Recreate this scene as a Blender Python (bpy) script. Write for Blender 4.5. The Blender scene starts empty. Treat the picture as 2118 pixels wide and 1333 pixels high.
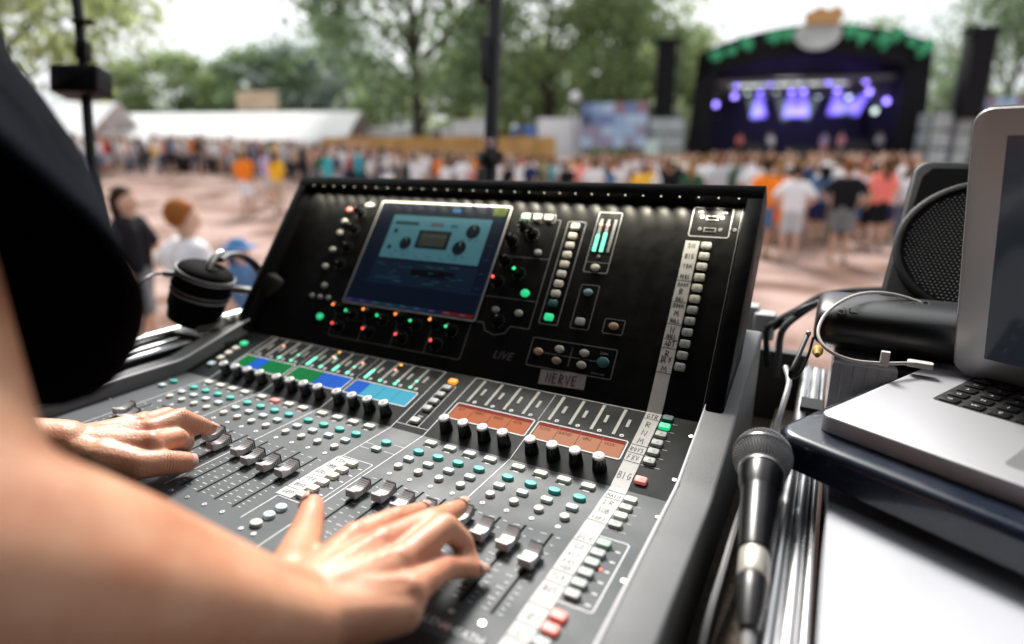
import bpy, bmesh, math, random
import numpy as np
from mathutils import Vector, Matrix
random.seed(11)
RNG = np.random.default_rng(5)
SC = bpy.context.scene
COL = SC.collection
PI = math.pi
# ------------------------------------------------------------------ camera
CAMP = Vector((0.77858, -0.30407, 0.32269))
RV = Vector((0.878, 0.47865, -0.00296)); UV = Vector((-0.12882, 0.24223, 0.96163)); FV = Vector((-0.461, 0.84393, -0.27434))
FPX = 1219.4
cam = bpy.data.cameras.new('camera'); camo = bpy.data.objects.new('camera', cam); COL.objects.link(camo)
camo.matrix_world = Matrix(((RV.x, UV.x, -FV.x, CAMP.x), (RV.y, UV.y, -FV.y, CAMP.y), (RV.z, UV.z, -FV.z, CAMP.z), (0, 0, 0, 1)))
cam.sensor_width = 36.0; cam.sensor_fit = 'HORIZONTAL'; cam.lens = FPX / 2118 * 36
cam.clip_start = 0.02; cam.clip_end = 3000
cam.dof.use_dof = True; cam.dof.focus_distance = 0.63; cam.dof.aperture_fstop = 1.8; cam.dof.aperture_blades = 0
SC.camera = camo
SC.render.resolution_x = 1024; SC.render.resolution_y = 644
# ------------------------------------------------------------------ world: bright overcast sky
W = bpy.data.worlds.new('World'); SC.world = W; W.use_nodes = True
nt = W.node_tree; nt.nodes.clear()
SUN_AZ, SUN_EL = math.radians(-32), math.radians(45)      # azimuth from +Y, negative = towards -X
sky = nt.nodes.new('ShaderNodeTexSky'); sky.sky_type = 'NISHITA'; sky.sun_disc = False
sky.sun_elevation = SUN_EL; sky.sun_rotation = SUN_AZ; sky.dust_density = 6; sky.air_density = 1; sky.ozone_density = 1
hsv = nt.nodes.new('ShaderNodeHueSaturation'); hsv.inputs['Saturation'].default_value = 0.12
mx = nt.nodes.new('ShaderNodeMix'); mx.data_type = 'RGBA'; mx.inputs[0].default_value = 0.72
mx.inputs[7].default_value = (4.35, 4.55, 4.8, 1)            # the cloud deck over the clear sky
bg = nt.nodes.new('ShaderNodeBackground'); bg.inputs['Strength'].default_value = 0.10
out = nt.nodes.new('ShaderNodeOutputWorld')
nt.links.new(sky.outputs[0], hsv.inputs['Color']); nt.links.new(hsv.outputs[0], mx.inputs[6])
nt.links.new(mx.outputs[2], bg.inputs['Color']); nt.links.new(bg.outputs[0], out.inputs['Surface'])
sun = bpy.data.lights.new('sun', 'SUN'); sun.energy = 2.7; sun.angle = math.radians(16); sun.color = (1, 0.96, 0.9)
suno = bpy.data.objects.new('sun', sun); COL.objects.link(suno)
sd = Vector((math.sin(SUN_AZ) * math.cos(SUN_EL), math.cos(SUN_AZ) * math.cos(SUN_EL), math.sin(SUN_EL)))
suno.rotation_euler = sd.to_track_quat('Z', 'Y').to_euler()
vs = SC.view_settings; vs.view_transform = 'Standard'; vs.look = 'None'; vs.exposure = 1.28; vs.gamma = 1.0; vs.use_curve_mapping = False
SC.cycles.max_bounces = 6; SC.cycles.diffuse_bounces = 3; SC.cycles.glossy_bounces = 3; SC.cycles.transparent_max_bounces = 8
SC.cycles.use_denoising = True; SC.cycles.sample_clamp_indirect = 4.0

# ------------------------------------------------------------------ materials
MATS = {}
def mat(name, col, rough=0.5, metal=0.0, spec=0.5, var=0.0, vscale=20.0, bump=0.0, bscale=200.0, emit=None, es=0.0, rvar=0.0, coat=0.0, sss=0.0, trans=0.0, objcol=False, alpha=None, island=0.0, mottled=None):
    if name in MATS: return MATS[name]
    m = bpy.data.materials.new(name); m.use_nodes = True; t = m.node_tree; n = t.nodes; b = n['Principled BSDF']
    b.inputs['Base Color'].default_value = (*col, 1); b.inputs['Roughness'].default_value = rough; b.inputs['Metallic'].default_value = metal
    b.inputs['Specular IOR Level'].default_value = spec
    tc = n.new('ShaderNodeTexCoord')
    src = None
    if objcol:
        oi = n.new('ShaderNodeObjectInfo'); src = oi.outputs['Color']
    if mottled:
        nz = n.new('ShaderNodeTexNoise'); nz.inputs['Scale'].default_value = mottled[1]; nz.inputs['Detail'].default_value = 5
        t.links.new(tc.outputs['Object'], nz.inputs['Vector'])
        r = n.new('ShaderNodeValToRGB'); r.color_ramp.elements[0].position = mottled[2]; r.color_ramp.elements[1].position = mottled[3]
        r.color_ramp.elements[0].color = (*mottled[0], 1); r.color_ramp.elements[1].color = (*col, 1)
        t.links.new(nz.outputs['Fac'], r.inputs['Fac']); src = r.outputs['Color']
    if var > 0 or island > 0:
        hs = n.new('ShaderNodeHueSaturation'); hs.inputs['Color'].default_value = (*col, 1)
        if src is not None: t.links.new(src, hs.inputs['Color'])
        mr = n.new('ShaderNodeMapRange')
        if island > 0:
            g = n.new('ShaderNodeNewGeometry'); t.links.new(g.outputs['Random Per Island'], mr.inputs['Value'])
            a = island
            mr.inputs[1].default_value = 0; mr.inputs[2].default_value = 1
        else:
            nz = n.new('ShaderNodeTexNoise'); nz.inputs['Scale'].default_value = vscale; nz.inputs['Detail'].default_value = 6
            t.links.new(tc.outputs['Object'], nz.inputs['Vector']); t.links.new(nz.outputs['Fac'], mr.inputs['Value']); a = var
            mr.inputs[1].default_value = 0.3; mr.inputs[2].default_value = 0.7
        mr.inputs[3].default_value = 1 - a; mr.inputs[4].default_value = 1 + a
        t.links.new(mr.outputs[0], hs.inputs['Value']); src = hs.outputs['Color']
    if src is not None: t.links.new(src, b.inputs['Base Color'])
    if rvar > 0:
        nz = n.new('ShaderNodeTexNoise'); nz.inputs['Scale'].default_value = vscale * 1.7; nz.inputs['Detail'].default_value = 5
        t.links.new(tc.outputs['Object'], nz.inputs['Vector'])
        mr = n.new('ShaderNodeMapRange'); mr.inputs[1].default_value = 0.3; mr.inputs[2].default_value = 0.7
        mr.inputs[3].default_value = max(0.03, rough - rvar); mr.inputs[4].default_value = min(1, rough + rvar)
        t.links.new(nz.outputs['Fac'], mr.inputs['Value']); t.links.new(mr.outputs[0], b.inputs['Roughness'])
    if bump > 0:
        nz = n.new('ShaderNodeTexNoise'); nz.inputs['Scale'].default_value = bscale; nz.inputs['Detail'].default_value = 4
        t.links.new(tc.outputs['Object'], nz.inputs['Vector'])
        bp = n.new('ShaderNodeBump'); bp.inputs['Strength'].default_value = bump; bp.inputs['Distance'].default_value = 1.0 / bscale
        t.links.new(nz.outputs['Fac'], bp.inputs['Height']); t.links.new(bp.outputs[0], b.inputs['Normal'])
    if emit is not None:
        b.inputs['Emission Color'].default_value = (*emit, 1); b.inputs['Emission Strength'].default_value = es
    if coat: b.inputs['Coat Weight'].default_value = coat
    if sss:
        b.inputs['Subsurface Weight'].default_value = sss; b.inputs['Subsurface Radius'].default_value = (0.01, 0.004, 0.002); b.inputs['Subsurface Scale'].default_value = 0.5
    if trans: b.inputs['Transmission Weight'].default_value = trans
    if alpha is not None: b.inputs['Alpha'].default_value = alpha
    MATS[name] = m
    return m

# ------------------------------------------------------------------ mesh helpers
def lerp(a, b, t): return a + (b - a) * t
class MB:
    def __init__(s): s.v = []; s.f = []; s.m = []
    def add(s, vs, fs, mi=0, M=None):
        o = len(s.v)
        s.v += [tuple(M @ Vector(p)) for p in vs] if M is not None else [tuple(p) for p in vs]
        s.f += [tuple(i + o for i in f) for f in fs]; s.m += [mi] * len(fs); return s
    def box(s, x0, x1, y0, y1, z0, z1, mi=0, M=None):
        v = [(x, y, z) for z in (z0, z1) for y in (y0, y1) for x in (x0, x1)]
        return s.add(v, [(0, 2, 3, 1), (4, 5, 7, 6), (0, 1, 5, 4), (2, 6, 7, 3), (0, 4, 6, 2), (1, 3, 7, 5)], mi, M)
    def prism(s, pts, z0, z1, mi=0, M=None, bevel=0.0, bsteps=2, cap0=True):
        # outline (CCW) in xy, extruded z0..z1, top edge bevelled by insetting towards centroid normals
        n = len(pts); P = [Vector((p[0], p[1])) for p in pts]
        nrm = []
        for i in range(n):
            a, b, c = P[i - 1], P[i], P[(i + 1) % n]
            e1 = (b - a); e2 = (c - b)
            n1 = Vector((-e1.y, e1.x)); n2 = Vector((-e2.y, e2.x))
            if n1.length > 0: n1.normalize()
            if n2.length > 0: n2.normalize()
            q = n1 + n2
            if q.length < 1e-9: q = n1
            q.normalize(); k = max(0.35, q.dot(n1)); nrm.append(q / k)
        rings = [(0.0, z0)]
        if bevel > 0:
            for k in range(bsteps + 1):
                a = PI / 2 * k / bsteps
                rings.append((bevel * (1 - math.cos(a)), z1 - bevel + bevel * math.sin(a)))
        else: rings.append((0.0, z1))
        v = []
        for ins, z in rings: v += [(P[i].x + nrm[i].x * ins, P[i].y + nrm[i].y * ins, z) for i in range(n)]
        f = []
        for r in range(len(rings) - 1):
            for i in range(n):
                j = (i + 1) % n; f.append((r * n + i, r * n + j, (r + 1) * n + j, (r + 1) * n + i))
        f.append(tuple(range((len(rings) - 1) * n, len(rings) * n)))
        if cap0: f.append(tuple(range(n - 1, -1, -1)))
        return s.add(v, f, mi, M)
    def lathe(s, prof, n=24, mi=0, M=None, rfun=None):
        v = []; f = []
        for r, z in prof:
            for i in range(n):
                a = 2 * PI * i / n; rr = r * (rfun(i, z) if rfun else 1); v.append((rr * math.cos(a), rr * math.sin(a), z))
        for k in range(len(prof) - 1):
            for i in range(n):
                j = (i + 1) % n; f.append((k * n + i, k * n + j, (k + 1) * n + j, (k + 1) * n + i))
        f.append(tuple(range(n - 1, -1, -1))); f.append(tuple(range((len(prof) - 1) * n, len(prof) * n)))
        return s.add(v, f, mi, M)
    def tube(s, pts, rad, n=10, mi=0, M=None, flat=1.0, up=None):
        P = [Vector(p) for p in pts]; m = len(P)
        if not hasattr(rad, '__len__'): rad = [rad] * m
        T = [(P[min(i + 1, m - 1)] - P[max(i - 1, 0)]).normalized() for i in range(m)]
        ref = Vector(up) if up is not None else (Vector((0, 0, 1)) if abs(T[0].z) < 0.9 else Vector((1, 0, 0)))
        a = (ref - T[0] * ref.dot(T[0])).normalized(); v = []; f = []
        for i in range(m):
            a = (a - T[i] * a.dot(T[i])).normalized(); b = T[i].cross(a)
            for k in range(n):
                t = 2 * PI * k / n; v.append(tuple(P[i] + (a * math.cos(t) * flat + b * math.sin(t)) * rad[i]))
        for i in range(m - 1):
            for k in range(n):
                j = (k + 1) % n; f.append((i * n + k, i * n + j, (i + 1) * n + j, (i + 1) * n + k))
        f.append(tuple(range(n - 1, -1, -1))); f.append(tuple(range((m - 1) * n, m * n)))
        return s.add(v, f, mi, M)
    def ball(s, c, r, n=14, mi=0, M=None, sc=(1, 1, 1), R=None):
        v = [(0, 0, -1)]; f = []; rows = n // 2
        for i in range(1, rows):
            th = PI * i / rows
            for k in range(n): v.append((math.sin(th) * math.cos(2 * PI * k / n), math.sin(th) * math.sin(2 * PI * k / n), -math.cos(th)))
        v.append((0, 0, 1))
        for k in range(n): f.append((0, 1 + (k + 1) % n, 1 + k))
        for i in range(rows - 2):
            for k in range(n):
                j = (k + 1) % n; f.append((1 + i * n + k, 1 + i * n + j, 1 + (i + 1) * n + j, 1 + (i + 1) * n + k))
        L = len(v) - 1; o = 1 + (rows - 2) * n
        for k in range(n): f.append((L, o + k, o + (k + 1) % n))
        c = Vector(c); q = []
        for p in v:
            w = Vector((p[0] * sc[0] * r, p[1] * sc[1] * r, p[2] * sc[2] * r))
            if R is not None: w = R @ w
            q.append(c + w)
        return s.add(q, f, mi, M)
    def capsule(s, a, b, ra, rb, n=12, M=None, mi=0):
        a, b = Vector(a), Vector(b); dv = b - a; L = dv.length
        if L < 1e-6: return s.ball(a, max(ra, rb), n, mi, M)
        q = dv.normalized().to_track_quat('Z', 'Y').to_matrix()
        prof = [(ra * math.sin(t), -ra * math.cos(t)) for t in (0.08, 0.45, 0.9, 1.3)] + [(lerp(ra, rb, t), L * t) for t in (0, 0.5, 1)] + [(rb * math.cos(t), L + rb * math.sin(t)) for t in (0.3, 0.7, 1.1, 1.49)]
        MM = Matrix.Translation(a) @ q.to_4x4()
        return s.lathe(prof, n, mi, (M @ MM) if M is not None else MM)
    def mesh(s, name, mats=(), smooth=40):
        me = bpy.data.meshes.new(name); me.from_pydata(s.v, [], s.f)
        for m in (mats if isinstance(mats, (list, tuple)) else [mats]): me.materials.append(m)
        if any(s.m): me.polygons.foreach_set('material_index', s.m)
        if smooth:
            me.polygons.foreach_set('use_smooth', [True] * len(me.polygons)); me.set_sharp_from_angle(angle=math.radians(smooth))
        me.update(); return me
    def build(s, name, mats, parent=None, M=None, smooth=40): return link(name, s.mesh(name, mats, smooth), parent, M)
ROOTM = {}
def link(name, me, parent=None, M=None):
    o = bpy.data.objects.new(name, me); COL.objects.link(o)
    if M is not None: o.matrix_basis = M
    setp(o, parent); ROOTM[o.name] = o.matrix_basis.copy()
    return o
def setp(o, parent):
    if parent is None: return
    o.parent = parent; o.matrix_parent_inverse = ROOTM[parent.name].inverted()
def wm(o): return ROOTM[o.name]
def empty(name, loc=(0, 0, 0), rz=0.0):
    o = bpy.data.objects.new(name, None); COL.objects.link(o); o.empty_display_size = 0.05
    o.matrix_basis = Matrix.Translation(loc) @ Matrix.Rotation(rz, 4, 'Z'); ROOTM[o.name] = o.matrix_basis.copy(); return o
def tag(o, label=None, cat=None, group=None, kind=None):
    if label: o['label'] = label
    if cat: o['category'] = cat
    if group: o['group'] = group
    if kind: o['kind'] = kind
    return o
def dup(o, parent=None, M=None, name=None):
    c = o.copy(); COL.objects.link(c)
    if name: c.name = name
    if M is not None: c.matrix_basis = M
    if parent is not None: setp(c, parent)
    ROOTM[c.name] = c.matrix_basis.copy()
    return c
def rrect(w, d, r, n=4, cx=0, cy=0):
    p = []
    for (sx, sy, a0) in ((1, 1, 0), (-1, 1, 90), (-1, -1, 180), (1, -1, 270)):
        for k in range(n + 1):
            a = math.radians(a0 + 90 * k / n); p.append((cx + sx * (w / 2 - r) + r * math.cos(a), cy + sy * (d / 2 - r) + r * math.sin(a)))
    return p
def ell(a, b, n=20): return [(a * math.cos(2 * PI * i / n), b * math.sin(2 * PI * i / n)) for i in range(n)]
def T(x, y, z=0): return Matrix.Translation((x, y, z))
def RX(a): return Matrix.Rotation(a, 4, 'X')
def RY(a): return Matrix.Rotation(a, 4, 'Y')
def RZ(a): return Matrix.Rotation(a, 4, 'Z')
def frame(o, x, y, z):
    x, y, z = Vector(x), Vector(y), Vector(z); return Matrix(((x.x, y.x, z.x, o[0]), (x.y, y.y, z.y, o[1]), (x.z, y.z, z.z, o[2]), (0, 0, 0, 1)))
def crom(P, k=8):
    P = [Vector(p) for p in P]; Q = [2 * P[0] - P[1]] + P + [2 * P[-1] - P[-2]]; out = []
    for i in range(1, len(Q) - 2):
        p0, p1, p2, p3 = Q[i - 1], Q[i], Q[i + 1], Q[i + 2]
        for j in range(k):
            t = j / k; out.append(0.5 * ((2 * p1) + (p2 - p0) * t + (2 * p0 - 5 * p1 + 4 * p2 - p3) * t * t + (-p0 + 3 * p1 - 3 * p2 + p3) * t ** 3))
    out.append(P[-1]); return out
def at(px, py, t):           # a point in the place, seen at pixel (px, py) of the 2118 px photograph at depth t
    return CAMP + ((px - 1059) / FPX * RV - (py - 666.5) / FPX * UV + FV) * t
def zat(p, py):              # height at which the vertical through p crosses photo row py
    h = Vector((p[0] - CAMP.x, p[1] - CAMP.y, 0)); k = (666.5 - py) / FPX; return CAMP.z + (k * h.dot(FV) - h.dot(UV)) / (UV.z - k * FV.z)
def atz(px, py, z):
    v = (px - 1059) / FPX * RV - (py - 666.5) / FPX * UV + FV; return CAMP + v * ((z - CAMP.z) / v.z)
def strip(mb, pts, w, h=0.0, closed=False, mi=0):   # flat printed line along a 2D polyline (x, y)
    P = [Vector(p) for p in pts]; n = len(P); L = []; Rr = []
    for i in range(n):
        a = P[i - 1] if (closed or i > 0) else None; c = P[(i + 1) % n] if (closed or i < n - 1) else None
        e1 = (P[i] - a).normalized() if a is not None else None; e2 = (c - P[i]).normalized() if c is not None else None
        t = (e1 + e2).normalized() if (e1 is not None and e2 is not None and (e1 + e2).length > 1e-6) else (e1 or e2)
        nn = Vector((-t.y, t.x)); k = 1.0 if (e1 is None or e2 is None) else 1 / max(0.4, abs(nn.dot(Vector((-e1.y, e1.x)))))
        L.append(P[i] + nn * w / 2 * k); Rr.append(P[i] - nn * w / 2 * k)
    v = [(p.x, p.y, h) for p in L] + [(p.x, p.y, h) for p in Rr]
    m = n if closed else n - 1
    mb.add(v, [(i, n + i, n + (i + 1) % n, (i + 1) % n) for i in range(m)], mi); return mb
_tc = {}
def text_geo(s, size):        # built-in lettering as flat geometry (verts, faces), centred
    k = (s,)
    if k not in _tc:
        c = bpy.data.curves.new('t', 'FONT'); c.body = s; c.size = 1; c.align_x = 'CENTER'; c.align_y = 'CENTER'; c.resolution_u = 2
        o = bpy.data.objects.new('t', c); COL.objects.link(o)
        dg = bpy.context.evaluated_depsgraph_get(); me = bpy.data.meshes.new_from_object(o.evaluated_get(dg))
        _tc[k] = ([tuple(v.co) for v in me.vertices], [tuple(p.vertices) for p in me.polygons])
        bpy.data.objects.remove(o); bpy.data.curves.remove(c); bpy.data.meshes.remove(me)
    v, f = _tc[k]; return [(a * size, b * size, 0) for a, b, _ in v], f
# marker-pen handwriting: strokes on a unit cell
HW = {'A': [[(0, 0), (.45, 1), (.9, 0)], [(.2, .4), (.7, .4)]], 'B': [[(.05, 0), (.05, 1), (.6, .9), (.6, .62), (.1, .52), (.7, .4), (.65, .08), (.05, 0)]], 'C': [[(.8, .85), (.4, 1), (.05, .55), (.3, .05), (.8, .15)]],
 'D': [[(.05, 0), (.1, 1), (.7, .75), (.75, .3), (.05, 0)]], 'E': [[(.7, 1), (.05, .95), (.05, 0), (.7, .05)], [(.05, .5), (.6, .55)]], 'F': [[(.75, 1), (.05, .95), (.05, 0)], [(.05, .5), (.6, .55)]],
 'G': [[(.8, .85), (.4, 1), (.05, .5), (.35, 0), (.8, .2), (.8, .45), (.5, .45)]], 'H': [[(.05, 0), (.1, 1)], [(.75, 0), (.75, 1)], [(.08, .5), (.75, .5)]], 'I': [[(.3, 0), (.3, 1)]],
 'K': [[(.05, 0), (.08, 1)], [(.75, 1), (.1, .45), (.75, 0)]], 'L': [[(.1, 1), (.08, 0), (.75, .05)]], 'M': [[(.02, 0), (.15, 1), (.45, .4), (.75, 1), (.9, 0)]], 'N': [[(.05, 0), (.1, 1), (.7, 0), (.75, 1)]],
 'O': [[(.4, 1), (.05, .55), (.35, 0), (.8, .45), (.45, 1)]], 'P': [[(.08, 0), (.08, 1), (.7, .85), (.6, .5), (.1, .45)]], 'Q': [[(.4, 1), (.05, .55), (.35, .05), (.8, .45), (.45, 1)], [(.5, .3), (.85, 0)]],
 'R': [[(.05, 0), (.1, 1), (.7, .8), (.55, .5), (.1, .48), (.8, 0)]], 'S': [[(.75, .85), (.35, 1), (.1, .75), (.7, .35), (.45, 0), (.05, .12)]], 'T': [[(0, .95), (.85, 1)], [(.42, .98), (.4, 0)]],
 'U': [[(.05, 1), (.1, .15), (.5, 0), (.75, .25), (.78, 1)]], 'V': [[(.02, 1), (.4, 0), (.8, 1)]], 'W': [[(0, 1), (.2, 0), (.45, .65), (.65, 0), (.9, 1)]], 'X': [[(.05, 0), (.8, 1)], [(.05, 1), (.75, 0)]],
 'Y': [[(.02, 1), (.4, .5)], [(.8, 1), (.3, 0)]], '/': [[(.1, 0), (.7, 1)]], '+': [[(.1, .5), (.8, .5)], [(.45, .15), (.45, .85)]]}
def hand_write(mb, s, x, y, size, wide=None, pen=0.0007, h=0.0):
    r = random.Random(s + str(x)); adv = (wide / len(s)) if wide else size * 0.85; x0 = x - adv * len(s) / 2
    for i, ch in enumerate(s):
        for st in HW.get(ch, []):
            j = lambda: r.uniform(-.05, .05)
            strip(mb, [(x0 + i * adv + (a + j()) * adv * 0.85, y - size / 2 + (b + j()) * size) for a, b in st], pen, h)
def remesh(mb, name, mats, voxel, iters=6, fac=0.5, extra=None):
    me0 = mb.mesh('tmp', [], smooth=0); o = bpy.data.objects.new('tmp', me0); COL.objects.link(o)
    m = o.modifiers.new('r', 'REMESH'); m.mode = 'VOXEL'; m.voxel_size = voxel; m.adaptivity = 0
    if iters:
        s = o.modifiers.new('s', 'SMOOTH'); s.factor = fac; s.iterations = iters
    dg = bpy.context.evaluated_depsgraph_get(); me = bpy.data.meshes.new_from_object(o.evaluated_get(dg)); me.name = name
    bpy.data.objects.remove(o); bpy.data.meshes.remove(me0)
    me.materials.clear()
    for q in (mats if isinstance(mats, (list, tuple)) else [mats]): me.materials.append(q)
    me.polygons.foreach_set('use_smooth', [True] * len(me.polygons)); me.update(); return me
# ================================================================== the mixing console
GZ = -1.60                                              # ground level
YAB, LB, AB, AC = 0.2051, 0.1267, 0.2559, 0.9258
PA = Matrix()
PB = frame((0, YAB, 0), (1, 0, 0), (0, math.cos(AB), math.sin(AB)), (0, -math.sin(AB), math.cos(AB)))
YB, ZB = YAB + LB * math.cos(AB), LB * math.sin(AB)
PC = frame((0, YB, ZB), (1, 0, 0), (0, math.cos(AC), math.sin(AC)), (0, -math.sin(AC), math.cos(AC)))
def CX(c): return c * 0.02646 + (c // 4) * 0.0084 + (0.0579 if c >= 12 else 0)

M_panel = mat('panel_paint', (0.076, 0.086, 0.093), 0.55, spec=0.28, var=0.10, vscale=9, bump=0.25, bscale=1400, rvar=0.1)
M_panelB = mat('panel_paint_dark', (0.015, 0.0175, 0.019), 0.5, spec=0.07, var=0.10, vscale=9, bump=0.2, bscale=1400, rvar=0.1)
M_black = mat('screen_fascia', (0.0045, 0.0045, 0.005), 0.45, spec=0.10, var=0.2, vscale=30, rvar=0.1)
M_hood = mat('hood_black', (0.0035, 0.0035, 0.004), 0.45, spec=0.16, rvar=0.08)
M_cheek = mat('cheek_plastic', (0.185, 0.192, 0.198), 0.5, spec=0.3, var=0.12, vscale=14, bump=0.30, bscale=800)
M_trim = mat('light_trim', (0.62, 0.62, 0.64), 0.4)
M_print = mat('white_print', (0.72, 0.73, 0.75), 0.6)
M_dprint = mat('grey_print', (0.30, 0.31, 0.33), 0.6)
M_ink = mat('black_ink', (0.012, 0.012, 0.014), 0.6)
M_slot = mat('slot_black', (0.003, 0.003, 0.003), 0.8, spec=0.1)
M_tape = mat('white_tape', (0.62, 0.61, 0.60), 0.75, var=0.05, vscale=60, bump=0.25, bscale=500)
M_ivory = mat('ivory_rubber', (0.66, 0.64, 0.57), 0.55, sss=0.0, var=0.05, vscale=90)
M_teal = mat('teal_rubber', (0.035, 0.50, 0.42), 0.5, var=0.05, vscale=90)
M_pale = mat('pale_blue_rubber', (0.53, 0.66, 0.68), 0.55, var=0.05, vscale=90)
M_grey = mat('grey_rubber', (0.38, 0.41, 0.40), 0.5, var=0.05, vscale=90)
M_red = mat('lit_red_rubber', (0.75, 0.25, 0.22), 0.5, emit=(1, 0.2, 0.15), es=0.10)
M_green = mat('lit_green_rubber', (0.05, 0.5, 0.25), 0.5, emit=(0.02, 0.9, 0.35), es=0.25)
M_orange = mat('lit_orange_rubber', (0.6, 0.2, 0.02), 0.5, emit=(1.0, 0.32, 0.02), es=0.45)
M_tealdim = mat('dim_teal_rubber', (0.02, 0.12, 0.13), 0.5)
M_knob = mat('knob_black', (0.004, 0.004, 0.005), 0.2, spec=0.5)
M_knobtop = mat('knob_cap_white', (0.70, 0.70, 0.72), 0.35)
M_capA = mat('fader_chrome', (0.50, 0.485, 0.49), 0.33, metal=0.25, spec=0.5)
M_capB = mat('fader_dark', (0.05, 0.05, 0.055), 0.35, spec=0.5)
M_screw = mat('screw_steel', (0.6, 0.6, 0.6), 0.3, metal=1)
LEDM = {}
def led(col, s=2.2):
    k = (col, s)
    if k not in LEDM: LEDM[k] = mat('led_%d' % len(LEDM), tuple(min(1, c * .5) for c in col), 0.4, emit=col, es=s)
    return LEDM[k]
L_G = (0.16, 0.86, 0.50); L_R = (1.0, 0.09, 0.08); L_O = (1.0, 0.30, 0.06); L_P = (1.0, 0.42, 0.28); L_Y = (1.0, 0.5, 0.08)

HOODW = 0.125
con = empty('mixing_console', (0.30, 0.2, -0.08))
tag(con, 'black digital mixing console with faders, knob rows and raised touchscreen fascia', 'mixing console')
# panels (thin slabs so that edges show)
mb = MB().box(-0.08, 0.681, -0.036, YAB, -0.004, 0); fader_panel = mb.build('fader_panel', M_panel, con, PA, 0)
mb = MB().box(-0.08, 0.681, 0.0004, LB, -0.004, 0); knob_panel = mb.build('knob_panel', M_panelB, con, PB, 0)
mb = MB().box(-0.08, 0.681, 0.0004, 0.290, -0.004, 0); screen_panel = mb.build('screen_panel', M_black, con, PC, 0)
# chassis under and behind the panels
prof = [(-0.036, -0.005), (-0.036, -0.075), (0.49, -0.075), (0.53, 0.20), (0.520, 0.2755), (0.330, 0.022), (0.205, -0.006)]
def side_prism(prof, x0, x1, mats, name, parent, bevel=0.0):
    m = MB(); m.prism([(p[0], p[1]) for p in prof], x0, x1, bevel=bevel); 
    return m.build(name, mats, parent, frame((0, 0, 0), (0, 1, 0), (0, 0, 1), (1, 0, 0)))
side_prism(prof, -0.0765, 0.6775, M_hood, 'chassis', con)
# side cheeks, raised 20 mm above the panels
ck = [(-0.06, -0.075), (0.50, -0.075), (0.50, 0.098), (0.485, 0.0995), (0.218, 0.0235), (0.205, 0.020), (0.19, 0.0195), (-0.035, 0.0195), (-0.052, 0.012), (-0.06, -0.005)]
for x0, x1 in ((0.678, 0.713), (-0.112, -0.077)):
    mm = MB(); mm.prism(ck, x0, x1, bevel=0.004, bsteps=3)
    if x0 < 0: mm.v = [(v[0], v[1], x0 + x1 - v[2]) for v in mm.v]; mm.f = [f[::-1] for f in mm.f]
    chk = mm.build('side_cheek', M_cheek, con, frame((0, 0, 0), (0, 1, 0), (0, 0, 1), (1, 0, 0)))
    xi = x0 + 0.0004 if x0 > 0 else x1 - 0.0004
    MB().tube([(xi, -0.03, 0.0194), (xi, 0.198, 0.0194), (xi, 0.212, 0.0212), (xi, 0.33, 0.0535)], 0.0018, 8).build('trim_bead', M_trim, chk, Matrix())
# front armrest
fr = [(-0.0365, 0.0), (-0.0365, -0.075), (-0.095, -0.075), (-0.105, -0.055), (-0.104, -0.03), (-0.094, -0.012), (-0.075, -0.003), (-0.055, 0.0005)]
side_prism(fr, -0.112, 0.713, mat('armrest_black', (0.012, 0.012, 0.013), 0.4, bump=0.3, bscale=900), 'armrest', con)
# hood and side walls round the screen
hood = MB().prism([(-0.0965, 0.284), (0.698, 0.284), (0.698, 0.3015), (-0.0965, 0.3015)], -0.02, 0.02, bevel=0.0025).build('hood', M_hood, con, PC)
MB().box(-0.0955, 0.697, 0.3015, 0.3022, -0.018, 0.0165).build('hood_edge_highlight', mat('hood_highlight', (0.62, 0.64, 0.64), 0.3, spec=0.6), hood, PC)  # pale strip paints the sky highlight along the hood's top
for x0, x1 in ((0.6783, 0.698), (-0.0965, -0.0768)):
    MB().prism([(x0, -0.002), (x1, -0.002), (x1, 0.2838), (x0, 0.2838)], -0.05, 0.02, bevel=0.003).build('side_wall', M_hood, con, PC)
# work light: a row of small lamps under the hood
ledm = mat('hood_lamp', (1, 0.95, 0.85), 0.4, emit=(1, 0.90, 0.68), es=0.5)
ll = bpy.data.lights.new('hood_lamp_light', 'SPOT'); ll.energy = HOODW; ll.color = (1.0, 0.93, 0.74); ll.spot_size = math.radians(100); ll.spot_blend = 0.8; ll.shadow_soft_size = 0.002
proto = None
for i in range(31):
    x = -0.06 + i * 0.0243
    M = PC @ T(x, 0.2837, 0.0165) @ RX(PI / 2)
    if proto is None: proto = MB().lathe([(0.0011, 0.0), (0.0010, 0.0006), (0.0006, 0.0009)], 10).build('hood_lamp', ledm, con, M); pl = proto
    else: pl = dup(proto, con, M)
    lo = bpy.data.objects.new('hood_lamp_light', ll); COL.objects.link(lo); lo.matrix_basis = PC @ T(x, 0.2825, 0.0165) @ RX(math.radians(-90 + 30)); setp(lo, pl)

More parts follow.
